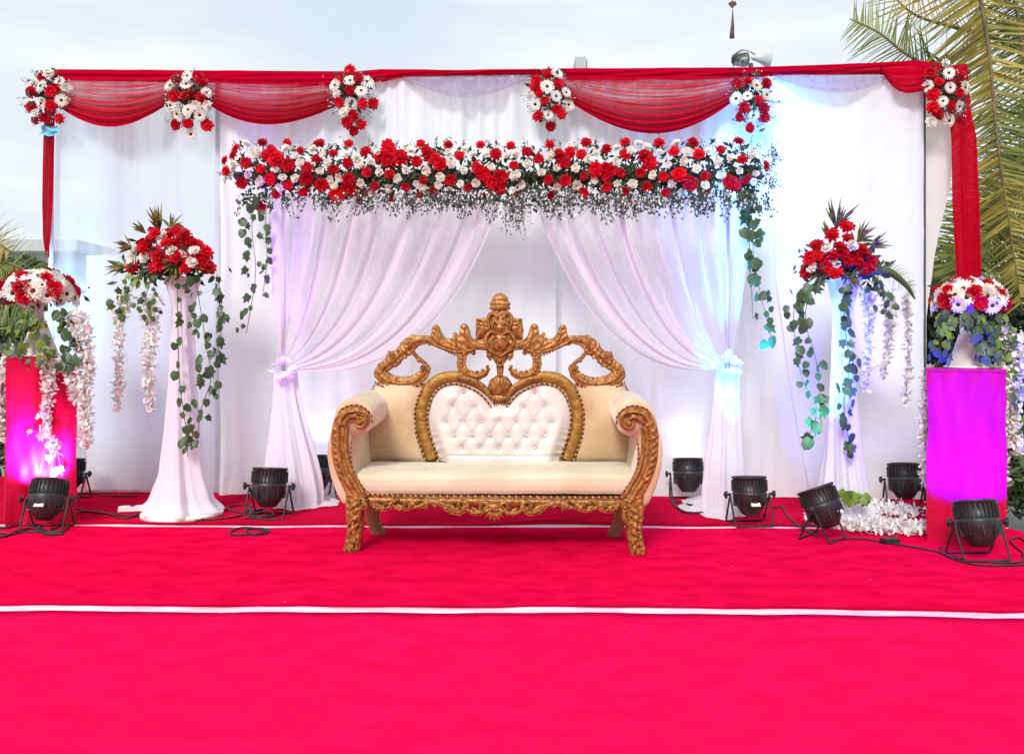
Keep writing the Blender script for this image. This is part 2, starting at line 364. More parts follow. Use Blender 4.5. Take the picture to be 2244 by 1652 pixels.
# roof-top water tank block above the backdrop
wt = thing('rooftop_block', 'small grey concrete block with a sloping white side rising above the red band', 'building', P(1278, 300, 22))
b = MB(); p0 = P(1261, 125, 22); p1 = P(1285, 125, 22); z0 = -.55
b.box((p0.x, 22, z0), (p1.x, 23.2, p0.z)); b.build('tower', M['concrete'], wt, smooth=False)
b = MB(); q0 = P(1287, 126, 22); q1 = P(1318, 152, 22)
for yy in (22.1, 23.1): b.v += [Vector((q0.x, yy, z0)), Vector((q1.x, yy, z0)), Vector((q1.x, yy, q1.z)), Vector((q0.x, yy, q0.z))]
for f_ in ((0, 1, 2, 3), (7, 6, 5, 4), (3, 2, 6, 7), (1, 5, 6, 2), (0, 3, 7, 4)): b.face(f_)
b.build('side_wall', M['concrete_pale'], wt, smooth=False)
# palms
def frond(mb, pts, L0, side_l=1, side_r=1, n=80, droop=.5, wid=.035, seed=1, prof=None, plane=None):
    r = random.Random(seed); path = spline(pts, 60); mb.tube(path, [lerp(.035, .006, i / 60) for i in range(61)], 6, m=1)
    for k in range(n):
        t = .04 + .95 * k / n; f = t * 60; i = min(int(f), 59); p = path[i].lerp(path[i + 1], f - i); tg = (path[i + 1] - path[i]).normalized()
        nrm = Vector((0, -1, .15)) if plane is None else Vector(plane)
        sd_ = tg.cross(nrm).normalized()
        Lk = L0 * (math.sin(math.pi * min(1, .12 + t * .95)) ** .6) * r.uniform(.8, 1.1)
        if prof: Lk = L0 * interp(prof, t) * r.uniform(.85, 1.1)
        for sgn, sc_ in ((1, side_r), (-1, side_l)):
            if not sc_: continue
            d = (sd_ * sgn + tg * r.uniform(.30, .55) + Vector((0, r.uniform(-.35, .35), 0))).normalized(); q = p.copy(); w_ = wid; prev = None
            L = Lk * sc_; tw_ = r.uniform(.25, .95)
            for s_ in range(5):
                wv = (tg * tw_ + Vector((0, 1, 0)) * (1 - abs(tw_)) * (1 if sgn > 0 else -1)) * w_ * (1 - (s_ / 4.4) ** 1.5) * .5
                cur = (q - wv, q + wv)
                if prev: mb.quadpts([prev[0], prev[1], cur[1], cur[0]])
                prev = cur; q = q + d * L / 4; d = (d + Vector((0, 0, -droop * r.uniform(.1, .35)))).normalized()
pm = thing('palm_tree', 'tall coconut palm with golden green fronds at the right picture edge', 'palm tree', (6.9, 9.8, -.55))
tb = MB(); crown = Vector((6.75, 9.8, 5.7))
tb.tube(spline([(6.9, 9.8, -.55), (7.1, 9.8, 2), crown], 30), [.17 - .05 * i / 30 + (.012 if i % 2 else 0) for i in range(31)], 12)
tb.build('trunk', M['bark'], pm)
def pf(pts, *a, m='palm_green', **k):
    mb = MB(); frond(mb, pts, *a, **k); mb.build('frond', [M[m], M['rachis']], pm)
Yp = 8.6
pf([crown, P(2120, -260, 9.2), P(2140, -60, Yp), P(2168, 120, Yp), P(2185, 300, Yp), P(2210, 480, Yp), P(2240, 680, Yp)], 1.15, m='palm_gold', n=210, droop=.22, wid=.042, seed=2, prof=[(0, .1), (.25, 1.0), (.6, .75), (1, .3)])
pf([crown, P(2200, -200, 9.6), P(2235, 60, 9.4), P(2262, 300, 9.4), P(2275, 600, 9.4)], 1.1, m='palm_green', n=190, droop=.5, wid=.045, seed=3)
pf([P(2262, 90, 9.9), P(2180, 60, 9.3), P(2105, 118, 9.0), P(2052, 150, 8.9), P(1985, 118, 8.8), P(1925, 72, 8.8), P(1862, 42, 8.8)], .52, m='palm_green', n=70, droop=.25, wid=.028, seed=4, prof=[(0, .05), (.4, .2), (.5, 1), (.8, .9), (1, .35)])
pf([P(2290, 130, 9.9), P(2180, 85, 9.5), P(2090, 60, 9.2), P(2000, 30, 9.0), P(1930, -40, 9.0)], .7, m='palm_gold', n=44, droop=.12, wid=.022, seed=5, prof=[(0, .1), (.5, .9), (1, .5)])
pf([P(2300, 200, 10), P(2250, 330, 9.6), P(2170, 470, 9.3), P(2100, 560, 9.2), P(2080, 640, 9.2)], .75, m='palm_green', n=150, droop=.5, wid=.04, seed=6)
pf([P(2300, 360, 10), P(2230, 420, 9.2), P(2170, 520, 9.0), P(2130, 640, 9.0)], .7, m='palm_green', n=150, droop=.6, wid=.04, seed=16)
pf([crown, P(2300, -60, 9.8), P(2380, 180, 9.8), P(2420, 500, 9.8)], 1.1, m='palm_green', n=150, droop=.5, wid=.045, seed=8)
p2 = thing('palm_tree', 'short pale palm behind the left flower pillar', 'palm tree', (-6.4, 9.5, -.55))
tb = MB(); c2 = Vector((-6.4, 9.5, 1.75)); tb.tube([(-6.4, 9.5, -.55), (-6.35, 9.5, .6), tuple(c2)], [.12, .11, .09], 10); tb.build('trunk', M['bark'], p2)
for k, (dx, dz) in enumerate(((1.1, .25), (.8, .65), (.2, .9), (-.8, .7), (1.1, -.35), (-1, 0), (.6, -.7))):
    mb = MB(); frond(mb, [c2, c2 + Vector((dx * .6, -.1, dz * .6 + .2)), c2 + Vector((dx * 1.15, -.2, dz * .75 - .05))], .5, n=46, droop=.5, wid=.03, seed=20 + k); mb.build('frond', [M['palm_gold'] if k % 2 else M['palm_green'], M['rachis']], p2)

# loudspeaker horn on a pole behind the backdrop
YS = 7.2
hs = thing('loudspeaker', 'grey horn loudspeaker standing up behind the red band above the fifth flower cluster', 'loudspeaker', P(1645, 1300, YS))
hs.location.z = -.55; hx = P(1645, 135, YS)
b = MB(); b.tube([(hx.x, YS, -.55), (hx.x, YS, hx.z - .02)], .02, 8); b.build('post', M['pole'], hs)
b = MB(); Mh = Matrix.Translation(P(1652, 128, YS)) @ Matrix.Rotation(R(90), 4, 'Y') @ Matrix.Rotation(R(0), 4, 'X')
b.lathe([(.012, -.02), (.02, .0), (.035, .04), (.06, .09), (.088, .125), (.09, .13), (.085, .127), (.05, .07), (.01, .02)], 28, Mh); b.build('horn', M['horn'], hs)
b = MB(); Mh2 = Matrix.Translation(P(1618, 131, YS)) @ Matrix.Rotation(R(90), 4, 'Y')
b.lathe([(0, -.055), (.035, -.052), (.05, -.03), (.058, .02), (.062, .05), (.06, .075), (.03, .09), (0, .09)], 24, Mh2); b.build('driver', M['horn_dark'], hs)
b = MB(); b.tube(spline([P(1607, 146, YS), P(1606, 125, YS - .06), P(1630, 110, YS - .08), P(1655, 120, YS - .05)], 12), .006, 6); b.build('bracket', M['horn_dark'], hs)
# hanging ornament on an overhead wire
YO = 6.2
ow = MB(); za = P(1600, -60, YO).z
ow.tube([(-8, YO + .3, za + .5), (P(1605, 0, YO).x, YO, za), (8, YO + .3, za + .4)], .004, 6)
tag(ow.build('overhead_wire', M['black_pl'], origin=(0, YO, za)), 'thin dark wire strung high over the stage', 'wire')
ho = thing('hanging_ornament', 'brown ornament with a long tassel hanging from the overhead wire', 'ornament', P(1605, 8, YO))
b = MB(); b.tube([(P(1605, 0, YO).x, YO, za), P(1605, 2, YO)], .003, 6); b.build('cord', M['black_pl'], ho)
b = MB(); r = random.Random(3)
for k in range(26):
    a = r.uniform(0, 6.28); c = P(1605 + math.cos(a) * 8 * r.random(), 10 + math.sin(a) * 6 * r.random(), YO + r.uniform(-.02, .02)); b.lathe([(0, -.009), (.009, -.004), (.009, .004), (0, .009)], 6, Matrix.Translation(c))
b.build('bead_ball', M['brown'], ho)
b = MB()
for k in range(14):
    a = k * .45; b.tube([P(1606, 20, YO), P(1605 + math.cos(a) * 3, 60, YO) + Vector((0, math.sin(a) * .01, 0)), P(1604 + math.cos(a) * 4.5, 84, YO) + Vector((0, math.sin(a) * .014, 0))], [.002, .004, .004], 5)
b.build('tassel', M['brown'], ho)

# ------------------------------------------------------------------ backdrop frame and curtains
fr = thing('backdrop_frame', 'dark metal pole frame carrying the curtains across the back of the stage', 'frame', (0, YB(1122) + .05, 0))
def fpole(px, ytop, off=.07, r=.022, ybase=None):
    Y = YB(px) + off; b = MB(); x = (px - CX) / FPX * Y; b.tube([(x, Y, 0), (x, Y, P(px, ytop, Y).z)], r, 10); b.build('pole', M['pole'] if 2000 < px < 2040 else M['pole_light'], fr)
for px in (112, 478, 790, 1660): fpole(px, 165)
fpole(1222, 165, .30)
fpole(2021, 165, -.02, .026)
fpole(2110, 160, .05, .022)
b = MB(); b.tube([P(105, 165, YB(105) + .07), P(1122, 165, YB(1122) + .07), P(2125, 158, YB(2125) + .07)], .02, 8); b.build('top_bar', M['pole'], fr)
H = 3.32
def pleat(X, z, seed, A=.03, kmin=14, kmax=60, n=7, decay=2.8):
    r = random.Random(seed); s = 0
    wz = .11 + .89 * (max(z, 0) / H) ** decay
    for i in range(n):
        k = r.uniform(kmin, kmax); sk = r.uniform(-.05, .05); ph = r.uniform(0, 6.28)
        s += math.sin(k * (X + sk * (H - z)) + ph + .8 * mnoise.noise(Vector((X * 1.3, z * .7, seed)))) / n ** .5
    s = abs(s) ** .8 * (1 if s > 0 else -1)
    if seed in (21, 31): s += (abs(math.sin(13 * X + 1.5 * mnoise.noise(Vector((X * 2.5, 0, seed))))) ** .6 - .5) * .9
    cre = .0025 * math.exp(-(((z + .31 * math.sin(seed)) % .62 - .31) / .012) ** 2)
    return A * wz * s + .007 * mnoise.noise(Vector((X * 6, z * 3.2, seed + 9))) + .004 * mnoise.noise(Vector((X * 15, z * 11, seed))) - cre
def curtain(name, label, x0, x1, mt, off, seed, A=.03, ytop=170, nu=260, nv=90, zb=.008, left=None, right=None, extra=None, kmin=14, kmax=60, n=7, group=None, flare=0):
    mb = MB()
    def fn(u, v):
        px = lerp(x0, x1, u)
        if left or right:
            yy = lerp(ytop, 1090, v); px = lerp(left(yy) if left else x0, right(yy) if right else x1, u)
        Y = YB(px) + off; zt = P(px, ytop, Y).z; z = lerp(zt, zb, v); X = (px - CX) / FPX * Y
        d = pleat(X, z, seed, A, kmin, kmax, n)
        if extra: d += extra(X, z)
        d -= flare * math.exp(-z / .12) * (.5 + .5 * math.sin(X * 23 + seed))
        return (X, Y + d, z)
    mb.grid(fn, nu, nv)
    X0 = (lerp(x0, x1, .5) - CX) / FPX * YB(1122)
    o = mb.build(name, mt, origin=(X0, YB((x0 + x1) / 2), 0)); return tag(o, label, 'curtain', group)
curtain('curtain', 'sheer bluish curtain at far left with the sky showing through', 118, 490, M['sheer'], .03, 11, .055, nu=220, kmin=4, kmax=22, n=5)
curtain('curtain', 'pale cloth lining hung behind the lower left sheer curtain', 190, 484, M['curtain'], .14, 13, .012, ytop=560, nu=80, nv=40)
def ridgeA(X, z):
    return -.05 * math.exp(-((X + 2.28 - .02 * math.sin(z * 4)) / .035) ** 2) + .012 * mnoise.noise(Vector((X * 2.2, z * 1.6, 3)))
curtain('curtain', 'white pleated curtain behind the left tied drape', 484, 1218, M['curtain'], -.02, 21, .036, nu=330, kmin=8, kmax=52, n=7, extra=ridgeA, flare=.03)
curtain('curtain', 'white pleated curtain behind the right tied drape', 1232, 1812, M['curtain'], .0, 31, .036, nu=260, kmin=8, kmax=52, n=7, extra=lambda X, z: .012 * mnoise.noise(Vector((X * 2.2, z * 1.6, 8))))
curtain('curtain', 'plain cloth backing seen in the gap between the two pleated curtains', 1190, 1260, M['curtain'], .16, 33, .004, nu=30)
wr = []
for a_, b_, w_, am in (((2012, 430), (1800, 640), .035, .05), ((2015, 520), (1850, 700), .03, .035), ((2010, 600), (1830, 900), .04, .03), ((2005, 330), (1900, 200), .05, .035), ((1985, 250), (1940, 180), .04, .04),
                       ((2010, 660), (1930, 960), .05, .035), ((1985, 800), (1840, 1060), .05, .03), ((1760, 640), (1800, 1060), .05, .025), ((1945, 200), (1975, 420), .03, .03), ((2012, 470), (1900, 520), .025, .03)):
    A_ = P(a_[0], a_[1], YB(a_[0])); B_ = P(b_[0], b_[1], YB(b_[0])); wr.append((Vector((A_.x, A_.z)), Vector((B_.x, B_.z)), w_, am))
def wrinkles(X, z):
    d = 0; p = Vector((X, z))
    for A_, B_, w_, am in wr:
        ab = B_ - A_; t = max(0, min(1, (p - A_).dot(ab) / ab.length_squared)); q = A_ + ab * t + Vector((0, -.10 * math.sin(t * math.pi))); dist = (p - q).length
        d -= am * math.exp(-(dist / w_) ** 2) * (.4 + .6 * (1 - t))
    e = sm((3.13 - X) / .35); return 1.5 * d * e + .03 * mnoise.noise(Vector((X * 1.4, z * 1.1, 5))) * e
curtain('curtain', 'smooth white cloth with diagonal wrinkles at the right end of the backdrop', 1742, 2024, M['curtain'], -.05, 41, .010, nu=200, nv=140, extra=wrinkles, kmin=8, kmax=40,
        left=lambda y: interp([(170, 1690), (600, 1700), (800, 1725), (1090, 1778)], y))
def rr(y): return interp([(170, 2088), (290, 2090), (400, 2083), (560, 2048), (700, 2030), (1090, 2027)], y)
curtain('curtain', 'narrow cream cloth between the dark pole and the right red drop', 2026, 2088, M['cream_cloth'], .04, 51, .008, nu=60, nv=80, right=rr, kmin=10, kmax=50)

# red band, swags and drops
def band(x0, x1, yt, yb, label, seed):
    mb = MB()
    def fn(u, v):
        px = lerp(x0, x1, u); Y = YB(px) - .05; top = interp(yt, px); bot = interp(yb, px)
        py = lerp(top, bot, v); p = P(px, py, Y); p.y += -.028 * math.sin(math.pi * v) + .008 * math.sin(v * 14 + px * .02 + math.sin(px * .013) * 2) + .006 * mnoise.noise(Vector((px * .02, v * 3, seed)))
        return p
    mb.grid(fn, 140, 12)
    def fnb(u, v):
        px = lerp(x0, x1, u); Y = YB(px) - .05; p = P(px, interp(yt, px), Y); p.y += v * .13; p.z += .006 * math.sin(v * 3.14); return p
    mb.grid(fnb, 140, 3)
    return tag(mb.build('red_band', M['red_band'], origin=P((x0 + x1) / 2, 165, YB((x0 + x1) / 2))), label, 'valance', 'red cloth band along the top of the backdrop')
band(112, 835, [(112, 153), (300, 154), (780, 157), (835, 152)], [(112, 176), (300, 180), (640, 186), (775, 195), (835, 178)], 'left length of red cloth band, above the first two swags', 1)
band(835, 1240, [(835, 152), (1000, 154), (1240, 151)], [(835, 182), (880, 172), (1240, 162)], 'thin middle length of red cloth band with no swag below it', 2)
band(1240, 2062, [(1240, 151), (1640, 148), (1900, 139), (2000, 133), (2062, 140)], [(1240, 176), (1500, 176), (1640, 172), (1700, 168), (1900, 162), (2000, 168), (2062, 170)], 'right length of red cloth band, running on to the end flower cluster', 3)
def swag(name, label, xl, xr, yl, yr, sag, mt, off=-.07, nf=9, top=168, dense=.5, group='red gauze swags hung between the flower clusters', skew=0, amp=.02):
    mb = MB()
    def fn(u, v):
        px = lerp(xl, xr, u); Y = YB(px) + off
        l = lerp(top, yl, v); r_ = lerp(top, yr, v); w_ = 4 * u * (1 - u); w_ = w_ ** .85
        us_ = u + skew * u * (1 - u)
        mid = lerp(top + 2, sag, v)
        base = lerp(l, r_, u); py = base + (mid - (yl + yr) / 2 * v - top * (1 - v)) * (4 * us_ * (1 - us_)) if 0 else lerp(lerp(l, r_, u), mid, 4 * us_ * (1 - us_) * (1 - .12 * (1 - w_)))
        fold = amp * (.3 + v) * math.sin(v * nf * 6.28 / 1.6 + 2 * math.sin(u * 3.1) + v * v * 6) * (.35 + .65 * (4 * u * (1 - u)))
        p = P(px, py, Y); p.y += -.02 - .10 * v * 4 * u * (1 - u) + fold + .004 * mnoise.noise(Vector((u * 30, v * 6, xl)))
        return p
    mb.grid(fn, 90, 60)
    return tag(mb.build(name, mt, origin=P((xl + xr) / 2, top, YB((xl + xr) / 2))), label, 'swag', group)
swag('swag', 'short red gauze swag at far left between first and second flower clusters', 118, 402, 225, 205, 288, M['red_swag'])
swag('swag', 'red gauze swag between the second and third flower clusters', 425, 775, 205, 215, 284, M['red_swag'], nf=12)
swag('swag', 'widest and deepest red gauze swag between fourth and fifth flower clusters', 1215, 1640, 205, 195, 300, M['red_swag'], nf=11)
swag('swag', 'small bunched red swag running into the rightmost flower cluster', 1925, 2068, 150, 205, 214, M['red_band'], nf=5, top=150, skew=.5, amp=.012)
swag('shaded_swag', 'shallow sheer swag below the thin middle band, fold shadow put into its grey', 880, 1165, 172, 168, 224, M['shaded_sheer'], off=-.035, nf=2, top=164, group=None, amp=.004)
swag('shaded_swag', 'shallow sheer swag right of the fifth cluster, fold shadow and lilac light put into its colour', 1690, 1955, 168, 168, 214, M['shaded_sheer'], off=-.035, nf=2, top=164, group=None, amp=.004)
def drop(label, lft, rgt, y0, y1, off, seed):
    mb = MB()
    def fn(u, v):
        py = lerp(y0, y1, v); px = lerp(interp(lft, py), interp(rgt, py), u); Y = YB(px) + off
        p = P(px, py, Y); p.y += .018 * math.sin(u * 11 + seed + math.sin(v * 3)) + .006 * math.sin(u * 27 + v * 4)
        if v > .97: p.z -= .03 * math.sin(u * 9 + seed)
        return p
    mb.grid(fn, 24, 60)
    return tag(mb.build('red_drop', M['red_drop'], origin=P(interp(lft, y0), y0, YB(lft[0][1]) + off)), label, 'drape', 'red cloths hanging down at the two ends')
drop('narrow tapering red cloth hanging from the leftmost flower cluster', [(200, 95), (290, 93), (450, 90), (520, 92), (558, 100)], [(200, 122), (290, 119), (450, 116), (520, 112), (558, 108)], 200, 558, -.04, 1)
drop('wide red cloth hanging behind the right pillar bouquet', [(142, 2052), (250, 2080), (300, 2086), (450, 2088), (600, 2097), (640, 2099)], [(142, 2122), (250, 2132), (300, 2143), (450, 2149), (600, 2152), (640, 2152)], 142, 640, -.10, 2)

# ------------------------------------------------------------------ flowers (shared meshes)
def petal(mb, M4, L, W, cup, curl, m=0, nu=2, nv=3, frill=0, seed=0):
    r = random.Random(seed); k0 = len(mb.v)
    for j in range(nv + 1):
        t = j / nv; wd = W * math.sin(math.pi * (.18 + .68 * t)) ** .8
        for i in range(nu + 1):
            s_ = (i / nu - .5) * 2
            x = s_ * wd * .5; y = L * t; z = cup * t * t * L + curl * (t ** 3) * L + abs(s_) * .12 * L * t + (frill * L * r.uniform(-1, 1) if j == nv else 0)
            mb.v.append(M4 @ Vector((x, y, z)))
    for j in range(nv):
        for i in range(nu): a = k0 + j * (nu + 1) + i; mb.face((a, a + 1, a + nu + 2, a + nu + 1), m)
def rose_mesh(name, mt, seed, frill=.12, dt=0, ls=1):
    mb = MB(); r = random.Random(seed)   # unit radius, facing +Z
    mb.lathe([(.0, .62), (.13, .60), (.26, .48), (.34, .25), (.3, 0), (.1, -.1)], 8)
    for ring, (n, tilt, L, W, z) in enumerate(((4, 78, .55, .5, .15), (6, 62, .68, .55, .1), (8, 42, .85, .62, .05), (9, 20, .98, .66, 0), (8, 0, .95, .6, -.12))):
        for k in range(n):
            a = 360 / n * k + ring * 27 + r.uniform(-8, 8)
            M4 = Matrix.Rotation(R(a), 4, 'Z') @ Matrix.Translation((0, .08, z)) @ Matrix.Rotation(R(min(84, tilt + dt * (1 if ring > 1 else .3) + r.uniform(-6, 6))), 4, 'X')
            petal(mb, M4, L * ls * r.uniform(.9, 1.08), W * (1.15 if dt else 1), .12, -.28, frill=frill, seed=seed * 99 + ring * 20 + k)
    return mb.mesh(name, mt)
def gerbera_mesh(name, mt, seed):
    mb = MB(); r = random.Random(seed)
    for ring, (n, tilt, L) in enumerate(((16, 8, 1.0), (14, 20, .85), (10, 34, .55))):
        for k in range(n):
            a = 360 / n * k + ring * 11 + r.uniform(-3, 3)
            M4 = Matrix.Rotation(R(a), 4, 'Z') @ Matrix.Translation((0, .1, ring * .03)) @ Matrix.Rotation(R(tilt + r.uniform(-4, 4)), 4, 'X')
            petal(mb, M4, L * .9 * r.uniform(.93, 1.03), .30, .05, -.1, nu=2, nv=3, seed=seed + k)
    mb.lathe([(.32, .10), (.30, .16), (.22, .17)], 12, m=2)
    mb.lathe([(.22, .15), (.19, .20), (.1, .23), (0, .22)], 12, m=1)
    return mb.mesh(name, [mt, M['seed'], M['seed_y']])
ROSE_R = [rose_mesh('red_rose', M['rose_red'], s) for s in (1, 2, 3)]
ROSE_W = [rose_mesh('white_rose', M['rose_white'], s, .03, 22, .95) for s in (4, 5)]
GERB = [gerbera_mesh('white_gerbera', M['petal_white'], s) for s in (6, 7)] + [gerbera_mesh('white_gerbera', M['petal_cream'], 8)]
def flower(parent, kind, p, r, nrm, rg):
    if kind == 'R': me = rg.choice(ROSE_R); nm = 'red_rose'
    elif kind == 'W': me = rg.choice(ROSE_W); nm = 'white_rose'
    else: me = rg.choice(GERB); nm = 'white_gerbera'
    nrm = (Vector(nrm) + Vector((rg.uniform(-.38, .38), rg.uniform(-.1, .1), rg.uniform(-.34, .34)))).normalized(); r = r * rg.uniform(.86, 1.14)
    q = nrm.to_track_quat('Z', 'Y') @ Quaternion((0, 0, 1), rg.uniform(0, 6.28))
    Mx = Matrix.Translation(p) @ q.to_matrix().to_4x4() @ Matrix.Diagonal((r, r * rg.uniform(.84, 1.05), r * (.85 if kind != 'G' else .7) * rg.uniform(.8, 1.2), 1))
    return inst(nm, me, parent, Mx)
def leafbits(mb, p, n, spread, size, rg, down=0, asp=.4):
    for _ in range(n):
        q = Vector(p) + Vector((rg.gauss(0, spread[0]), rg.gauss(0, spread[1]), rg.gauss(0, spread[2])))
        a = Vector((rg.gauss(0, 1), rg.gauss(0, .6), rg.gauss(0, 1) - down)).normalized(); b_ = a.cross(Vector((rg.gauss(0, .5), 1, rg.gauss(0, .5)))).normalized()
        L = size * rg.uniform(.6, 1.5); mb.quadpts([q, q + a * L * .5 + b_ * L * asp * .5, q + a * L, q + a * L * .5 - b_ * L * asp * .5])
def sprig(mb, mb2, p, d, L, rg, nb=7, s=.010):
    """thin twig with little blossoms or leaves"""
    p = Vector(p); d = Vector(d).normalized(); e = p + d * L + Vector((rg.gauss(0, .1), rg.gauss(0, .05), rg.gauss(0, .1))) * L
    pts = spline([p, p.lerp(e, .5) + Vector((rg.gauss(0, .08), 0, rg.gauss(0, .05))) * L, e], 4); mb.tube(pts, .0014, 3, cap=False)
    for k in range(nb):
        t = rg.uniform(.25, 1); q = p.lerp(e, t); a = Vector((rg.gauss(0, 1), rg.gauss(0, .5), rg.gauss(0, 1))).normalized(); q2 = q + a * L * .16
        mb.quadpts([q - a.orthogonal().normalized() * .001, q + a.orthogonal().normalized() * .001, q2])
        (mb2 if rg.random() < .33 else mb).quadpts([q2 + Vector((-s, 0, 0)) * rg.uniform(.5, 1), q2 + Vector((0, -s * .4, -s * rg.uniform(.6, 1.2))), q2 + Vector((s, 0, 0)) * rg.uniform(.5, 1), q2 + Vector((0, 0, s))])

# hanging clusters on the top edge
def zA(l): return [(.26 * x, 107.4 + .26 * y, k) for x, y, k in l]
def zB(l): return [(561.7 + .26 * x, 107.4 + .26 * y, k) for x, y, k in l]
def zC(l): return [(1123.4 + .26 * x, 107.4 + .26 * y, k) for x, y, k in l]
def zD(l): return [(1666 + .26 * x, .26 * y, k) for x, y, k in l]
G_, R_, W_ = 'G', 'R', 'W'
clusters = [
 ('first flower cluster from the left, at the top left corner above the narrow red drop', zA([(345,315,G_),(500,280,G_),(355,240,R_),(410,210,W_),(265,365,R_),(430,360,R_),(520,435,G_),(350,460,G_),(265,490,R_),(430,480,R_),(300,600,R_),(380,580,R_),(500,590,R_),(300,545,W_),(470,330,R_),(560,330,W_),(290,290,W_)])),
 ('second flower cluster from the left, between the two left swags, with white gerberas below', zA([(1580,230,G_),(1570,300,G_),(1480,255,R_),(1700,270,R_),(1435,310,G_),(1740,370,G_),(1470,400,R_),(1560,400,R_),(1620,380,R_),(1700,410,R_),(1440,480,G_),(1585,515,G_),(1495,550,G_),(1685,560,G_),(1750,480,W_),(1480,640,R_),(1585,630,R_),(1745,645,R_),(1610,720,G_),(1655,480,W_)])),
 ('third flower cluster, where the second swag ends above the canopy', zB([(790,185,R_),(790,270,G_),(715,270,R_),(860,255,R_),(930,280,G_),(665,310,G_),(790,350,R_),(885,355,G_),(795,465,G_),(895,465,R_),(705,455,R_),(985,465,R_),(815,565,R_),(765,625,R_),(885,635,R_),(825,690,R_),(740,540,W_),(680,380,W_)])),
 ('fourth flower cluster, left of the widest red swag', zC([(375,210,G_),(290,220,R_),(200,270,R_),(385,290,R_),(290,320,G_),(450,370,G_),(365,400,G_),(220,370,R_),(270,440,R_),(190,470,G_),(470,475,G_),(370,510,R_),(410,550,R_),(300,560,G_),(215,570,R_),(320,650,R_),(145,390,W_),(190,320,R_)])),
 ('fifth flower cluster, right of the widest swag and below the loudspeaker', zC([(1890,290,R_),(1985,270,R_),(2055,310,G_),(2140,290,R_),(1980,400,G_),(1885,420,G_),(2140,390,G_),(2070,430,R_),(1950,500,R_),(2120,500,R_),(2030,560,G_),(1910,580,R_),(2125,580,R_),(2000,665,R_)])),
 ('rightmost flower cluster, against the wide red drop cloth by the palm', zD([(1555,540,W_),(1590,620,G_),(1430,620,R_),(1510,690,R_),(1700,640,R_),(1410,730,G_),(1600,740,G_),(1455,800,R_),(1540,855,G_),(1680,790,R_),(1615,890,R_),(1675,900,G_),(1455,910,R_),(1500,970,R_),(1590,1020,G_),(1725,740,G_),(1440,1030,W_)]))]
for ci, (lab, fl) in enumerate(clusters):
    cxm = sum(f[0] for f in fl) / len(fl); cym = sum(f[1] for f in fl) / len(fl); Y0 = YB(cxm) - .20
    t = thing('flower_cluster', lab, 'flower arrangement', P(cxm, cym, Y0 + .08), 'flower clusters fixed along the top edge')
    rg = random.Random(ci)
    for px, py, k in fl:
        dx = (px - cxm) / 60; dy = (py - cym) / 75; Yq = Y0 + .05 * (dx * dx + dy * dy) + rg.uniform(-.015, .015)
        r_ = (14.5 if k == 'G' else 12.5) * rg.uniform(.92, 1.1) / FPX * Yq
        flower(t, k, P(px, py, Yq), r_, (dx * .5, -1, -dy * .4 + .05), rg)
    mb = MB(); leafbits(mb, P(cxm, cym - 5, Y0 + .06), 170, (.055, .03, .075), .05, rg)
    mb.build('foliage', M['moss'], t, smooth=False)['kind'] = 'stuff'
    mb = MB(); mb2 = MB()
    for k in range(46):
        a = rg.uniform(0, 6.28); sprig(mb, mb2, P(cxm + 26 * math.cos(a), cym + 34 * math.sin(a), Y0 + .05), (math.cos(a), -.4, -math.sin(a) - .1), rg.uniform(.06, .13), rg, 6, .006)
    mb.build('twigs', M['spray'], t, smooth=False)['kind'] = 'stuff'; mb2.build('filler_blossom', M['breath'], t, smooth=False)['kind'] = 'stuff'
# bright tape knot below the first cluster
b = MB(); c = P(107, 288, YB(107) - .07)
b.grid(lambda u, v: c + Vector(((u - .5) * .13 + .01 * math.sin(v * 5), -.03 * math.sin(u * 3.14) - .008 * math.sin(v * 9), (.5 - v) * .075 + .008 * math.sin(u * 7))), 10, 8)
M['cyan_tape'] = mat('blue_ribbon', (.12, .55, .80), (.25, .68, .88), (20, 20, 20), rough=.4)
tag(b.build('ribbon', M['cyan_tape'], origin=c), 'light blue ribbon tied round the red drop under the leftmost cluster', 'ribbon')

# flower beam over the canopy
beam = thing('flower_garland', 'long horizontal garland of red and white roses across the canopy above the sofa', 'flower garland', P(1090, 385, YC(1090)))
redB = zB([(x, y, R_) for x, y in ((50,790),(260,795),(370,860),(530,800),(780,800),(650,880),(510,925),(920,865),(130,870),(160,930),(270,980),(40,1020),(430,1000),(430,1090),(650,1020),(770,965),(1110,820),(1050,910),(1110,940),(1215,920),(930,1040),(1125,1055),(1385,800),(1460,900),(1350,950),(1550,970),(1620,810),(1890,810),(1715,900),(2020,890),(2145,815),(1850,985),(1920,1060),(1990,1130),(2060,1080),(2170,980),(120,1100),(270,1150),(165,1220),(400,1205),(550,1150),(680,1230),(780,1110),(780,1180),(890,1245),(1000,1160),(1130,1245),(1260,1165),(1405,1110),(1400,1230),(1500,1190),(1635,1250),(1635,1110),(1795,1175),(1920,1255),(2180,1235),(2050,1160),(1500,930),(1440,870),(100,900),(200,960),(1130,870),(1880,1020))])
redC = zC([(x, y, R_) for x, y in ((125,870),(220,930),(315,810),(390,900),(440,960),(480,880),(580,890),(620,790),(790,845),(950,790),(955,890),(1110,900),(1160,960),(1235,790),(1360,865),(1520,795),(1570,890),(1755,850),(1905,780),(1935,935),(700,1020),(780,1010),(790,1070),(915,1050),(600,1075),(1080,1045),(1270,1080),(1400,1060),(1460,1110),(1500,1140),(1625,1070),(1830,1120),(1870,1140),(1970,1100),(2135,980),(300,1105),(440,1110),(600,1210),(790,1170),(950,1210),(1130,1165),(1290,1210),(1625,1210),(340,1240),(30,1230),(420,930),(830,1030),(1130,920),(1430,1090))])
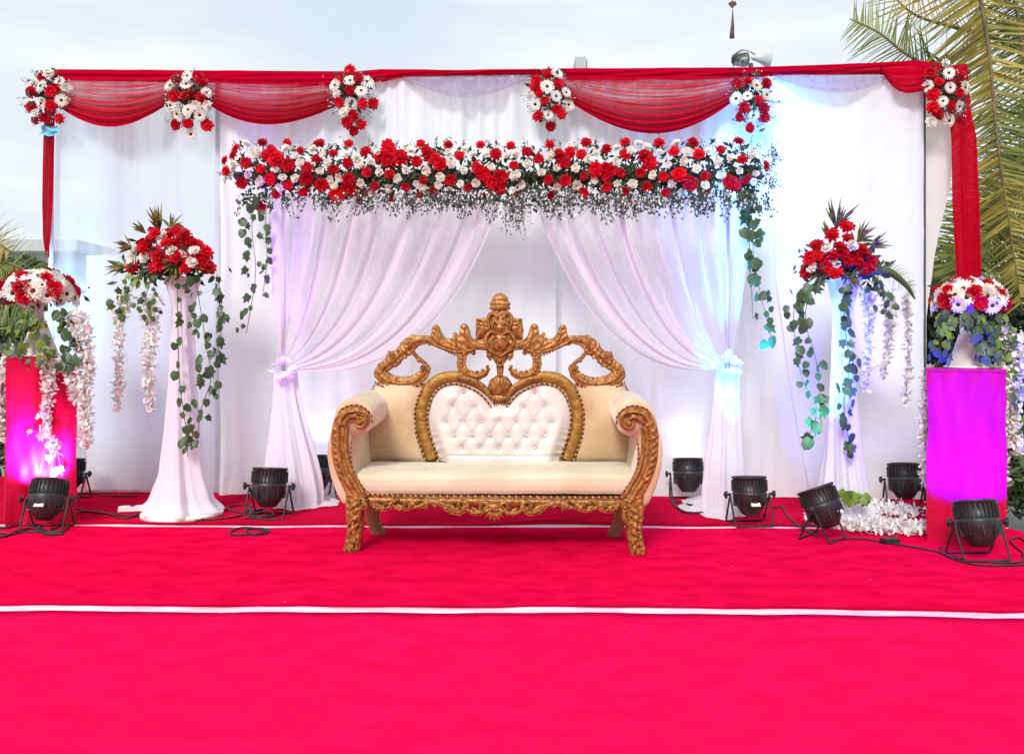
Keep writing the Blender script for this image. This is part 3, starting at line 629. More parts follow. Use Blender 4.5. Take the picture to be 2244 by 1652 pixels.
whB = zB([(x, y, W_) for x, y in ((20,870),(250,840),(370,960),(480,850),(760,890),(840,920),(870,980),(960,950),(1265,820),(535,1030),(165,1015),(220,1085),(330,1095),(620,1100),(700,1085),(40,1110),(1040,1045),(1190,1095),(1265,1025),(1435,1030),(1550,1085),(1640,975),(1750,1030),(1620,880),(1760,850),(1830,890),(1935,890),(2110,900),(1985,1000),(2085,1040),(2180,890),(2170,1070),(880,1130),(1110,1175),(1350,1140),(1530,1150),(1720,1140),(1850,1130),(1270,1240),(660,1160),(200,1170),(560,890),(1300,860),(1020,870),(330,900),(600,960),(1400,1170),(980,1220))])
whC = zC([(x, y, W_) for x, y in ((30,880),(125,975),(320,905),(370,1005),(240,1045),(530,1010),(705,880),(640,940),(880,840),(870,955),(1130,830),(1240,870),(1310,980),(1440,950),(1465,870),(1555,1015),(1650,860),(1760,1060),(1830,920),(1730,950),(1910,1030),(2020,890),(2050,1050),(1180,1065),(690,1110),(540,1150),(880,1140),(1010,1140),(1340,1140),(1430,1220),(1620,1150),(1740,1150),(2030,1120),(380,1165),(70,1150),(480,820),(1790,1220),(1000,860),(30,1060),(1060,800),(1380,800))])
leftE = zA([(1990,845,R_),(1895,940,R_),(1970,900,R_),(1905,1030,R_),(2075,960,R_),(2190,1010,R_),(2035,1130,R_),(2190,1325,R_),(2130,860,W_),(1980,990,W_),(2070,800,W_),(2090,1060,W_),(2180,1130,W_),(2150,900,W_)])
rg = random.Random(5)
def beam_depth(py):
    t = (py - 375) / 75; return YC(1090) * 0 - .20 * math.sqrt(max(0, 1 - min(1, t * t)))
for px, py, k in redB + redC + whB + whC + leftE:
    Yq = YC(px) + beam_depth(py) + rg.uniform(-.02, .02)
    big = 1.0
    for x_, y_ in ((855, 345), (945, 345), (1075, 395), (1320, 372), (1420, 350), (1505, 388), (1605, 398), (610, 350), (676, 380), (765, 405), (1240, 345)):
        if k == 'R' and abs(px - x_) < 30 and abs(py - y_) < 28: big = 1.35
    r_ = (12.2 if k == 'R' else 10.8) * big * rg.uniform(.9, 1.1) / FPX * Yq
    t = (py - 375) / 75; ex = -1.0 if px < 520 else (1.0 if px > 1665 else 0)
    flower(beam, k, P(px, py, Yq), r_, (ex, -1, -t * .8), rg)
mb = MB()
for k in range(2600):
    px = rg.uniform(525, 1665); py = rg.gauss(383, 30); py = min(440, max(325, py)); leafbits(mb, P(px, py, YC(px) + beam_depth(py) * .80 + .01), 1, (.01, .01, .01), .05, rg)
for k in range(2600):
    px = rg.uniform(560, 1655); leafbits(mb, P(px, rg.gauss(392, 9), YC(px) - .16), 1, (.01, .01, .01), .045, rg)
mb.build('foliage', M['moss'], beam, smooth=False)['kind'] = 'stuff'
mb = MB(); mb2 = MB()
for k in range(680):
    px = rg.uniform(500, 1680); up = rg.random() < .22
    wgt = interp([(500, .08), (700, .22), (820, .7), (950, 1), (1500, 1), (1620, .6), (1680, .5)], px)
    if not up and rg.random() > wgt: continue
    if up: sprig(mb, mb2, P(px, rg.uniform(320, 345), YC(px) - .08), (rg.gauss(0, .5), -.3, 1), rg.uniform(.04, .09), rg, 6, .006)
    else: sprig(mb, mb2, P(px, rg.uniform(405, 440), YC(px) - .12 - rg.random() * .08), (rg.gauss(0, .40), -.25, -1), rg.uniform(.06, .17) * rg.choice((.6, 1, 1.15)), rg, 12, .0105)
for px, py in ((505, 380), (1675, 370), (1690, 340), (1685, 400)):
    for k in range(18): a = rg.uniform(0, 6.28); sprig(mb, mb2, P(px, py, YC(px) - .05), (math.cos(a), -.3, math.sin(a)), rg.uniform(.04, .09), rg, 7, .007)
for k in range(26): sprig(mb, mb2, P(rg.uniform(1105, 1150), 430, YC(1120) - .15), (rg.gauss(0, .3), -.2, -1), rg.uniform(.15, .28), rg, 9, .008)
mb.build('hanging_twigs', M['spray'], beam, smooth=False)['kind'] = 'stuff'; mb2.build('filler_blossom', M['breath'], beam, smooth=False)['kind'] = 'stuff'
b = MB(); b.tube([P(515, 385, YC(515)), P(1670, 385, YC(1670))], .03, 8); b.build('support_bar', M['pole'], beam)
# canopy stand: two posts
cs = thing('canopy_stand', 'slim metal stand whose posts hold up the rose garland and tied drapes', 'stand', (P(1100, 400, YC(1100)).x, YC(1100), 0))
for px in (618, 1598):
    b = MB(); x = (px - CX) / FPX * YC(px); b.tube([(x, YC(px) + .04, 0), (x, YC(px) + .04, P(px, 392, YC(px)).z)], .016, 8); b.build('post', M['steel'], cs)

# tied-back drapes
def bez(a, b, c, d, t): s = 1 - t; return (s ** 3 * a[0] + 3 * s * s * t * b[0] + 3 * s * t * t * c[0] + t ** 3 * d[0], s ** 3 * a[1] + 3 * s * s * t * b[1] + 3 * s * t * t * c[1] + t ** 3 * d[1])
def tied(label, O, I, seed, tie, foot, nf=8):
    """O, I: outer / inner edge as 4 Bezier control points (px)"""
    t = thing('tied_drape', label, 'drape', (P(tie[0], tie[1], YC(tie[0])).x, YC(tie[0]), 0), 'white tulle drapes tied back under the rose garland')
    r = random.Random(seed); phs = [r.uniform(0, 6.28) for _ in range(6)]
    mb = MB()
    def fn(u, v):
        uu = u; C_ = [(lerp(O[k][0], I[k][0], uu), lerp(O[k][1], I[k][1], uu)) for k in range(4)]
        px, py = bez(*C_, v); Y = YC(px)
        f = math.sin(u * nf * 6.28 + phs[0] + 1.2 * math.sin(u * 7 + phs[1])) * .6 + math.sin(u * nf * 2.3 * 6.28 + phs[2]) * .25 + .3 * math.sin(u * 19 + phs[3])
        # folds bunch sideways too, so strips of cloth overlap
        p = P(px, py, Y - .05 - .08 * math.sin(v * 3.1) * u)
        env = 1 - .55 * abs(v - .2); 
        dirx = Vector(((I[3][0] - O[0][0]), 0, 0)).normalized()
        amp = .045 * env * (1 - .6 * v)
        p.y += amp * f; p.x += .022 * math.sin(u * nf * 6.28 + phs[4]) * (1 - v * .7)
        return p
    mb.grid(fn, 200, 70); mb.build('swept_panel', M['tulle'], t)
    # rosette at the tie
    rb = MB(); c = P(tie[0], tie[1], YC(tie[0]) - .09)
    for k in range(34):
        a = r.uniform(0, 6.28); q = c + Vector((math.cos(a) * .035, r.uniform(-.03, .01), math.sin(a) * .03)); 
        M4 = Matrix.Translation(q) @ (Vector((math.cos(a), -.9, math.sin(a))).to_track_quat('Y', 'Z')).to_matrix().to_4x4() @ Matrix.Rotation(r.uniform(0, 6.28), 4, 'Y')
        petal(rb, M4, r.uniform(.045, .085), r.uniform(.035, .06), .15, r.uniform(-.6, .5), frill=.15, nu=3, nv=4, seed=seed * 50 + k)
    rb.build('bow', M['tulle_dense'], t)
    # tail to the floor
    tl = MB()
    def ft(u, v):
        py = lerp(tie[1] + 8, foot[0][2], v); x0 = lerp(tie[0] - 20, foot[0][0], sm(v) * .9 + .1 * v); x1 = lerp(tie[0] + 24, foot[0][1], sm(v) * .9 + .1 * v)
        a = u * 2 * math.pi; cx_ = (x0 + x1) / 2; hw = (x1 - x0) / 2
        fl = 1 + .16 * math.sin(a * 9 + 2 * math.sin(v * 2) + phs[5]) + .07 * math.sin(a * 17 + v * 5)
        Y = YC(tie[0]) - .03; p = P(cx_, py, Y); rad = hw / FPX * Y * fl
        return p + Vector((math.cos(a) * rad, -math.sin(a) * rad * .6, 0))
    tl.grid(ft, 150, 50)
    tl.build('tail', M['tulle_dense'], t)
    # cloth pooled on the floor
    pb = MB(); fx0, fx1, fy0, fy1 = foot[1]; cf = P((fx0 + fx1) / 2, 0, 1); Ym = YF((fy0 + fy1) / 2); X0 = (fx0 - CX) / FPX * Ym; X1 = (fx1 - CX) / FPX * Ym; Ya, Yb_ = YF(fy0), YF(fy1)
    def fp(u, v):
        a = u * 6.283; rr_ = v * (1 + .10 * math.sin(a * 5 + seed) + .06 * math.sin(a * 11)); X = (X0 + X1) / 2 + (X1 - X0) / 2 * rr_ * math.cos(a); Yy = (Ya + Yb_) / 2 + (Ya - Yb_) / 2 * rr_ * math.sin(a)
        z = .012 + .07 * (1 - v) ** 1.2 + .018 * (1 - v * .8) * math.sin(a * 7 + v * 5 + seed) + .008 * math.sin(a * 13 - v * 9) * (1 - v)
        if v > .999: z = .005
        return (X, Yy, max(.005, z))
    pb.grid(fp, 90, 14); pb.build('pooled_hem', M['tulle_dense'], t)
    return t
tied('left tulle drape swept to the left and tied beside the violet lit post', [(592, 425), (592, 560), (600, 690), (612, 792)], [(1105, 425), (1030, 680), (880, 850), (640, 812)], 3, (624, 806), ((583, 700, 1106), (590, 742, 1086, 1118)))
tied('right tulle drape swept to the right and tied beside the cyan lit post', [(1652, 430), (1640, 560), (1625, 700), (1600, 790)], [(1165, 425), (1230, 640), (1370, 850), (1575, 806)], 4, (1592, 800), ((1545, 1625, 1120), (1492, 1640, 1092, 1138)))

# ------------------------------------------------------------------ ivy, wisteria
def ivy_mesh(seed, m):
    mb = MB(); r = random.Random(seed); pts = []
    lob = [(0, -.12), (.34, -.22), (.50, .10), (.40, .30), (.55, .62), (.25, .62), (0, 1.1), (-.25, .62), (-.55, .62), (-.40, .30), (-.50, .10), (-.34, -.22)] if seed % 2 else [(0, -.05), (.30, -.12), (.50, .15), (.52, .45), (.36, .75), (0, 1.02), (-.36, .75), (-.52, .45), (-.50, .15), (-.30, -.12)]
    k0 = len(mb.v); mb.v.append(Vector((0, -.10, -.35)))
    for x, y in lob: mb.v.append(Vector((x * .9, -.04 + .14 * abs(x) + r.uniform(-.02, .02), -y + .05)))
    n = len(lob)
    for i in range(n): mb.face((k0, k0 + 1 + i, k0 + 1 + (i + 1) % n))
    mb.tube([(0, 0, .22), (0, -.02, 0)], .02, 4, cap=False)
    return mb.mesh('leaf', m)
IVY = [ivy_mesh(s, M['ivy']) for s in (1, 2, 3, 4)]; LIME = [ivy_mesh(s, M['ivy_lime']) for s in (1, 2, 5)]
def vine(pts, n, label, parent=None, size=.055, lime=0, group=None, seed=1, spread=.06, name='ivy_vine', Y=None):
    """pts: px,py,Y; trailing stem with single leaves"""
    w_ = [P(*p) for p in pts]; rg = random.Random(seed)
    t = thing(name, label, 'ivy', w_[0], group) if parent is None else parent
    path = spline(w_, 40); b = MB(); b.tube(path, .0025, 5, cap=False); b.build('stem', M['stem'], t); n = int(n * 1.35)
    for k in range(n):
        f = (k + rg.uniform(.1, .9)) / n * 40; i = min(39, int(f)); p = path[i].lerp(path[i + 1], f - i)
        q = p + Vector((rg.uniform(-1, 1) * spread, rg.uniform(-.05, .02), rg.uniform(-.02, .02))); s_ = .86 * size * rg.uniform(.7, 1.35)
        me = rg.choice(LIME) if rg.random() < lime else rg.choice(IVY)
        Mx = Matrix.Translation(q) @ Matrix.Rotation(rg.uniform(-.8, .8), 4, 'Z') @ Matrix.Rotation(rg.uniform(-.9, .9), 4, 'Y') @ Matrix.Rotation(rg.uniform(-.5, .3), 4, 'X') @ Matrix.Diagonal((s_, s_, s_, 1))
        inst('leaf', me, t, Mx)
    return t
def wisteria(pts, label, seed, w=.05, n=260, m='wist', group='white wisteria strings', size=.022, mat_leaf=None, dens=1):
    w_ = [P(*p) for p in pts]; rg = random.Random(seed); t = thing('wisteria_string', label, 'artificial flowers', w_[0], group)
    path = spline(w_, 30); b = MB(); b.tube(path, .002, 4, cap=False); b.build('stem', M['stem'], t); n = int(n * 1.7)
    mb = MB()
    for k in range(n):
        f = rg.random() * 30; i = min(29, int(f)); p = path[i]; ww = w * (1 - .6 * f / 30) * rg.uniform(.2, 1); a = rg.uniform(0, 6.28)
        q = p + Vector((math.cos(a) * ww, math.sin(a) * ww * .7, rg.uniform(-.02, .02)))
        M4 = Matrix.Translation(q) @ Matrix.Rotation(rg.uniform(0, 6.28), 4, 'Z') @ Matrix.Rotation(rg.uniform(-1.5, 1.5), 4, 'X') @ Matrix.Rotation(rg.uniform(-1, 1), 4, 'Y')
        s_ = size * rg.uniform(.7, 1.3); petal(mb, M4, s_ * 1.4, s_, .3, rg.uniform(-.5, .5), nu=2, nv=2, seed=k)
    mb.build('blossom', M[m], t)['kind'] = 'stuff'
    return t

# vines hanging off the garland ends
yl = YC(560) - .12
vine([(560, 425, yl), (552, 500, yl), (560, 600, yl), (540, 730, yl)], 20, 'longest ivy vine hanging from the left end of the rose garland', size=.060, seed=1, spread=.07, group='ivy vines hanging from the rose garland')
vine([(585, 430, yl), (582, 500, yl), (585, 570, yl), (575, 650, yl)], 11, 'shorter ivy vine hanging beside the longest one at the left garland end', size=.050, seed=2, spread=.03, group='ivy vines hanging from the rose garland')
yr_ = YC(1640) - .12
vine([(1640, 420, yr_), (1648, 480, yr_), (1652, 560, yr_), (1668, 650, yr_), (1695, 755, yr_)], 22, 'long teal lit ivy vine hanging from the right end of the rose garland', size=.075, seed=3, spread=.055, group='ivy vines hanging from the rose garland')
vine([(1622, 410, yr_), (1630, 450, yr_), (1640, 500, yr_), (1650, 700, yr_)], 13, 'second ivy vine close to the cyan lit drape at the right garland end', size=.07, seed=4, spread=.04, group='ivy vines hanging from the rose garland')

# ------------------------------------------------------------------ bouquets on tall stands
def spiky(mb, c, n, L, rg, up=(0, 0, 1), cone=.7, wd=.018):
    up = Vector(up).normalized()
    for k in range(n):
        d = (up + Vector((rg.gauss(0, cone), rg.gauss(0, cone) - .1, rg.gauss(0, cone * .6)))).normalized(); l = L * rg.uniform(.6, 1.15); s_ = d.cross(Vector((rg.gauss(0, .3), 1, 0))).normalized() * wd * .5
        c = Vector(c); m1 = c + d * l * .5; e = c + d * l + Vector((0, 0, -.15 * l * abs(d.x)))
        mb.quadpts([c - s_ * .3, c + s_ * .3, m1 + s_, m1 - s_]); mb.quadpts([m1 - s_, m1 + s_, e])
def bouquet(label, cx_, cy, Y, wpx, hpx, seed, lst, spikes, tiltfern=False):
    t = thing('bouquet', label, 'bouquet', P(cx_, cy + hpx * .5, Y), 'red and white bouquets on the tall stands'); rg = random.Random(seed)
    for px, py, k in lst:
        u = (px - cx_) / (wpx * .5); v = (py - cy) / (hpx * .5); dd = max(0, 1 - u * u * .8 - v * v * .4)
        Yq = Y - .17 * math.sqrt(dd) + rg.uniform(-.02, .02); r_ = 15 * rg.uniform(.9, 1.15) / FPX * Yq
        flower(t, k, P(px, py, Yq), r_, (u * .9, -1, .4 - v * .5), rg)
        if rg.random() < .55: flower(t, rg.choice('RRW'), P(px + rg.uniform(-9, 9), py + rg.uniform(-9, 6), Yq + .12 + rg.random() * .12), r_, (u, 0.2, .8), rg)
    mb = MB(); leafbits(mb, P(cx_, cy + 22, Y - .02), 380, (.13, .08, .055), .07, rg, asp=.35); mb.build('foliage', M['moss'], t, smooth=False)['kind'] = 'stuff'
    mb = MB()
    for (px, py, n, L, ux, uz) in spikes: spiky(mb, P(px, py, Y - .12), n, L, rg, (ux, -.3, uz), .45)
    mb.build('spiky_leaves', M['spike'], t, smooth=False)
    return t
SL = 5.9; SR = 5.65
def z5(l): return [(.26 * x, 454 + .26 * y, k) for x, y, k in l]
Lf = z5([(1300,220,R_),(1370,250,W_),(1440,230,R_),(1490,200,R_),(1550,240,R_),(1590,280,R_),(1400,300,R_),(1470,310,R_),(1540,330,R_),(1220,340,R_),(1310,370,R_),(1250,300,R_),(1450,370,W_),(1220,430,W_),(1330,400,R_),(1400,420,R_),(1490,420,R_),(1560,390,W_),(1660,330,R_),(1640,370,W_),(1740,380,R_),(1690,410,R_),(1700,480,R_),(1760,510,R_),(1120,440,W_),(1120,515,R_),(1290,510,R_),(1150,370,W_),(1350,480,R_),(1590,440,R_),(1620,470,W_),(1560,520,R_)])
bouquet('bouquet of red and white roses with spiky leaves on the left draped stand', 375, 560, SL, 210, 130, 4, Lf, [(350, 505, 16, .17, 0, 1), (372, 500, 10, .13, .5, 1), (320, 512, 12, .12, -.6, .8), (290, 545, 12, .13, -1, .4), (278, 585, 14, .14, -1, .1), (385, 578, 26, .15, 0, -.5), (430, 580, 12, .12, .6, -.4)])
def z6(l): return [(1569 + .3007 * 1.0 * x * 1.0, 454 + .3007 * y, k) for x, y, k in l]
Rf = z6([(945,140,R_),(845,205,R_),(960,230,R_),(735,275,R_),(800,300,W_),(900,290,R_),(985,285,W_),(690,360,R_),(680,395,R_),(770,390,R_),(850,350,R_),(870,420,W_),(865,470,R_),(960,380,R_),(1030,390,R_),(1060,310,R_),(1090,340,R_),(1140,390,R_),(1070,450,R_),(700,440,W_),(655,480,R_),(800,440,R_),(930,330,R_),(1000,340,R_),(1110,440,R_),(740,350,R_)])
bouquet('bouquet of red and white roses with spiky leaves on the right draped stand', 1843, 560, SR, 170, 130, 6, Rf, [(1832, 500, 20, .22, 0, 1), (1878, 530, 14, .16, .7, .8), (1905, 545, 12, .15, .9, .5), (1815, 520, 6, .12, -.6, .9), (1800, 600, 14, .12, -.5, -.3), (1860, 605, 14, .12, .3, -.5)])
# arching fern frond of the right bouquet
t = thing('fern_leaf', 'arching green fern leaf sticking out right from the right bouquet', 'fern', P(1915, 590, SR - .05))
mb = MB(); frond(mb, [P(1905, 592, SR - .1), P(1950, 597, SR - .12), P(1985, 625, SR - .12), P(2005, 655, SR - .1)], .10, n=26, droop=.3, wid=.014, seed=40); mb.build('frond', [M['ivy_lime'], M['stem']], t)

def draped_stand(label, cx_, Y, ytop, seed, prof, base_r):
    X = (cx_ - CX) / FPX * Y; t = thing('draped_stand', label, 'stand', (X, Y, 0), 'tall tulle draped flower stands'); r = random.Random(seed)
    z1 = P(cx_, ytop, Y).z
    b = MB(); b.lathe([(0, 0), (base_r, 0), (base_r, .02), (base_r * .97, .03), (0, .032)], 48, Matrix.Translation((X, Y, 0))); b.build('base_plate', M['white_pl'], t)
    b = MB(); b.tube([(X, Y, .03), (X, Y, z1)], .018, 10); b.build('pole', M['steel'], t)
    b = MB(); b.lathe([(.02, z1 - .02), (.11, z1 - .01), (.12, z1 + .01), (0, z1 + .012)], 24, Matrix.Translation((X, Y, 0))); b.build('top_plate', M['white_pl'], t)
    mb = MB(); ph = r.uniform(0, 6)
    def fn(u, v):
        a = u * 2 * math.pi; z = lerp(z1, .035, v); rad = interp(prof, v)
        tw = a + .5 * v
        rad *= 1 + .13 * math.sin(tw * 7 + ph) + .07 * math.sin(tw * 13 + 1 + v * 3) + .05 * math.sin(tw * 4 + v * 6)
        return (X + math.cos(a) * rad, Y - math.sin(a) * rad, z)
    mb.grid(fn, 120, 80); mb.build('tulle_cover', M['tulle_dense'], t)
    return t
draped_stand('tall white tulle stand with round base left of the sofa', 400, SL, 612, 3, [(0, .11), (.12, .065), (.25, .068), (.45, .078), (.65, .104), (.85, .148), (.96, .20), (1, .26)], .275)
draped_stand('tall white tulle stand right of the sofa, partly hidden by white blossoms', 1848, SR, 612, 5, [(0, .09), (.12, .055), (.3, .065), (.55, .085), (.75, .11), (.93, .15), (1, .22)], .25)
# trailing vines of the stand bouquets
gL = 'ivy vines trailing from the left stand bouquet'; gR = 'ivy vines trailing from the right stand bouquet'
vine([(425, 600, SL - .12), (440, 680, SL - .14), (452, 760, SL - .13), (462, 830, SL - .12), (440, 900, SL - .12), (432, 980, SL - .12)], 34, 'thick ivy vine trailing on the right side of the left stand', size=.062, seed=11, spread=.075, group=gL)
vine([(475, 600, SL - .05), (485, 660, SL - .06), (486, 720, SL - .06), (470, 800, SL - .06)], 13, 'outermost ivy vine right of the left stand', size=.07, seed=12, spread=.03, group=gL)
vine([(388, 620, SL - .14), (390, 720, SL - .14), (393, 830, SL - .15), (405, 920, SL - .15), (412, 1000, SL - .16)], 12, 'ivy vine running down the middle of the left tulle stand', size=.06, seed=13, spread=.02, group=gL)
vine([(345, 600, SL - .1), (300, 610, SL - .14), (270, 650, SL - .12), (258, 700, SL - .12)], 20, 'lime tipped ivy vine curving down the left side of the left bouquet', size=.05, seed=14, lime=.45, spread=.05, group=gL)
vine([(330, 612, SL - .14), (320, 660, SL - .14), (335, 700, SL - .14)], 16, 'short leafy vine under the left bouquet', size=.045, seed=15, lime=.3, spread=.08, group=gL)
vine([(1800, 610, SR - .12), (1745, 660, SR - .12), (1742, 740, SR - .12), (1758, 830, SR - .12), (1790, 900, SR - .12), (1762, 980, SR - .12)], 22, 'teal lit ivy vine hanging left of the right stand', size=.072, seed=16, spread=.05, group=gR)
vine([(1780, 620, SR - .13), (1765, 700, SR - .13), (1790, 800, SR - .13), (1800, 930, SR - .13)], 14, 'inner ivy vine between the teal one and the right stand', size=.066, seed=17, spread=.04, group=gR)
vine([(1855, 620, SR - .16), (1850, 700, SR - .16), (1862, 800, SR - .16), (1850, 890, SR - .16), (1866, 995, SR - .16)], 26, 'ivy vine running down the right tulle stand', size=.066, seed=18, spread=.05, group=gR)
vine([(1900, 610, SR - .1), (1930, 640, SR - .1), (1945, 690, SR - .1)], 12, 'short ivy vine under the right side of the right bouquet', size=.05, seed=19, spread=.06, group=gR)
wisteria([(275, 640, SL - .06), (262, 720, SL - .06), (262, 820, SL - .06), (258, 905, SL - .06)], 'pale wisteria string hanging furthest left under the left bouquet', 21, n=230, w=.06)
wisteria([(330, 650, SL - .06), (330, 740, SL - .06), (325, 830, SL - .06), (330, 905, SL - .06)], 'pale wisteria string hanging close to the left tulle stand', 22, n=300, w=.08)
wisteria([(1900, 640, SR + .05), (1905, 740, SR + .05), (1895, 860, SR + .05)], 'pale wisteria string right of the right stand', 23, n=200, w=.05)
wisteria([(1945, 640, SR + .05), (1950, 720, SR + .05), (1935, 830, SR + .05)], 'pale wisteria string in the middle between stand and pole', 24, n=200, w=.05)
wisteria([(1985, 650, SR + .05), (1990, 740, SR + .05), (1985, 890, SR + .05)], 'pale wisteria string nearest the dark pole at right', 25, n=150, w=.03)

# ------------------------------------------------------------------ red pillars with dome bouquets
def pillar(label, cx_, Yf, ytop, wd, dp, rz, seed):
    z1 = P(cx_, ytop, Yf).z; X = (cx_ - CX) / FPX * Yf
    X, Yc = X - math.sin(rz) * dp / 2, Yf + math.cos(rz) * dp / 2
    t = thing('red_pillar', label, 'pillar', (X, Yc, 0), 'red cloth covered box pillars', rz)
    b = MB()
    n = 34; hw, hd = wd / 2, dp / 2; rim = []
    for k in range(4):
        for i in range(n):
            s = i / n
            rim.append([(-hw + wd * s, -hd), (hw, -hd + dp * s), (hw - wd * s, hd), (-hw, hd - dp * s)][k])
    rim.append(rim[0]); r = random.Random(seed)
    rows = 40
    for j in range(rows + 1):
        z = lerp(z1 - .004, .0, j / rows)
        for i, (x, y) in enumerate(rim):
            nn = Vector((x / hw, y / hd)); 
            cr_ = Vector((1 if abs(x) > hw - 1e-6 else 0, 1 if abs(y) > hd - 1e-6 else 0))
            d = .0035 * math.sin(x * 60 + z * 8 + seed) + .006 * mnoise.noise(Vector((x * 7, y * 7 + seed, z * 2.2)))
            if abs(y + hd) < 1e-6:   # cloth pulled into diagonal creases on the front
                d += -.010 * math.exp(-(((x - .02) - (z - .45) * .35) / .022) ** 2) + .008 * math.exp(-(((x - .10) - (z - .5) * .30) / .02) ** 2) + .006 * math.sin((x * 1.0 - z * .3) * 48) * .5
            sx_ = (1 if x > 0 else -1) * cr_.x; sy_ = (1 if y > 0 else -1) * cr_.y
            b.v.append(Vector((x + d * sx_, y + d * sy_, z)))
    w1 = len(rim)
    for j in range(rows):
        for i in range(w1 - 1): a = j * w1 + i; b.face((a, a + w1, a + w1 + 1, a + 1))
    b.build('cloth_cover', M['red_pillar'], t, local=True)
    b = MB(); b.box((-hw - .004, -hd - .004, z1 - .003), (hw + .004, hd + .004, z1 + .012)); b.build('top_board', M['red_pillar'], t, smooth=False, local=True)
    return t, X, Yc, z1 + .012
def dome(label, cx_, cy, Y, rpx, seed, up=0):
    c = P(cx_, cy, Y); rad = rpx / FPX * Y; t = thing('dome_bouquet', label, 'bouquet', c, 'dome bouquets of gerberas and roses on the red pillars'); rg = random.Random(seed); n = 58
    for k in range(n):
        z = 1 - (k + .5) / n * 1.02; a = k * 2.39996; rr_ = math.sqrt(max(0, 1 - z * z)); d = Vector((rr_ * math.cos(a), rr_ * math.sin(a), z * .78))
        kind = 'R' if (k + seed) % 3 == 0 else 'G'
        flower(t, kind, c + d * rad, rad * (.25 if kind == 'R' else .28) * rg.uniform(.92, 1.08), d, rg)
    mb = MB(); leafbits(mb, c + Vector((0, 0, rad * .2)), 200, (rad * .4, rad * .4, rad * .18), .05, rg)
    mb.build('foliage', M['moss'], t, smooth=False)['kind'] = 'stuff'
    return t
def vase(label, X, Y, z0, z1, seed):
    h = z1 - z0; t = thing('vase', label, 'vase', (X, Y, z0), 'white trumpet vases on the red pillars')
    b = MB(); b.lathe([(.0, 0), (.135, 0), (.135, .012), (.118, .03), (.085, .12), (.060, .20), (.030, .24), (.022, h * .6), (.026, h * .85), (.07, h)], 32)
    for v in b.v: v += Vector((X, Y, z0))
    b.build('body', M['tuft'], t)
    b = MB(); b.lathe([(.137, .002), (.142, .006), (.142, .012), (.136, .016)], 32)
    for v in b.v: v += Vector((X, Y, z0))
    b.build('foot_ring', M['white_pl'], t)
    return t
pl, XL, YL, ZL = pillar('magenta lit red pillar at the left picture edge', 93, 5.60, 787, .41, .34, R(33), 1)
pr, XR, YR, ZR = pillar('violet lit red pillar at the right picture edge', 2116, 5.02, 813, .415, .34, R(-27), 5)
dl = P(86, 655, YL); vase('white vase under the left dome bouquet', dl.x, YL, ZL, dl.z, 1)
dome('dome of white gerberas and red roses on the left pillar', 86, 655, YL, 74, 3)
drr = P(2124, 672, YR); vase('white vase under the right dome bouquet', drr.x, YR, ZR, drr.z + .02, 1)
dome('dome of white gerberas and red roses on the right pillar', 2124, 672, YR, 72, 8)
gP = 'leafy vines round the left pillar vase'; gQ = 'leafy vines round the right pillar vase'
yl = YL - .16
vine([(70, 690, yl), (40, 720, yl), (30, 780, yl - .05)], 22, 'leafy vine spilling over the left side of the left vase', size=.055, seed=31, lime=.35, spread=.07, group=gP)
vine([(95, 690, yl), (80, 740, yl), (90, 800, yl - .06)], 30, 'lime green leafy vine in front of the left vase', size=.05, seed=32, lime=.55, spread=.10, group=gP)
vine([(120, 680, yl), (155, 710, yl), (165, 770, yl), (140, 800, yl - .05)], 24, 'dark leafed vine right of the left vase', size=.065, seed=33, lime=.2, spread=.06, group=gP)
yf = 5.62 - .05
vine([(60, 790, yf), (45, 860, yf), (55, 930, yf), (110, 960, yf), (128, 1000, yf), (138, 1060, yf)], 14, 'sparse vine with pale green leaves down the front of the left pillar', size=.055, seed=34, lime=.9, spread=.04, group=gP)
wisteria([(112, 790, yf), (105, 860, yf), (98, 920, yf), (120, 990, yf)], 'white wisteria string down the front of the left pillar', 35, n=260, w=.055)
wisteria([(165, 690, yl), (185, 780, yl), (185, 870, yl), (190, 985, yl)], 'dense white wisteria string down the right side of the left pillar', 36, n=620, w=.085)
wisteria([(30, 770, yl), (8, 830, yl), (2, 900, yl), (5, 960, yl)], 'white wisteria string at the very left picture edge', 37, n=330, w=.06)
wisteria([(145, 790, yf), (150, 830, yf), (165, 880, yf)], 'short white wisteria string at the top right corner of the left pillar', 38, n=120, w=.04)
yr2 = YR - .12
vine([(2080, 690, yr2), (2062, 720, yr2), (2060, 790, yr2)], 24, 'leafy vine left of the right vase', size=.055, seed=41, lime=.4, spread=.06, group=gQ)
vine([(2130, 685, yr2 - .06), (2150, 730, yr2 - .06), (2165, 790, yr2 - .06)], 30, 'dark leafy vine in front of the right vase', size=.060, seed=42, lime=.1, spread=.07, group=gQ)
vine([(2170, 690, yr2), (2200, 730, yr2), (2215, 800, yr2), (2225, 950, yr2)], 34, 'long leafy vine right of the right vase', size=.055, seed=43, lime=.45, spread=.08, group=gQ)
wisteria([(2200, 720, yr2), (2232, 790, yr2), (2220, 900, yr2), (2232, 1000, yr2)], 'white wisteria string down the far right picture edge', 44, n=420, w=.07)
wisteria([(2192, 800, yr2 - .03), (2198, 880, yr2 - .03), (2196, 950, yr2 - .03), (2200, 1070, yr2 - .03)], 'lilac tinted wisteria string down the right side of the right pillar', 45, n=300, w=.045)
wisteria([(2040, 810, YR + .1), (2030, 900, YR + .1), (2028, 1000, YR + .1), (2030, 1060, YR + .1)], 'pinkish wisteria string squeezed between the dark pole and right pillar', 46, n=320, w=.05)
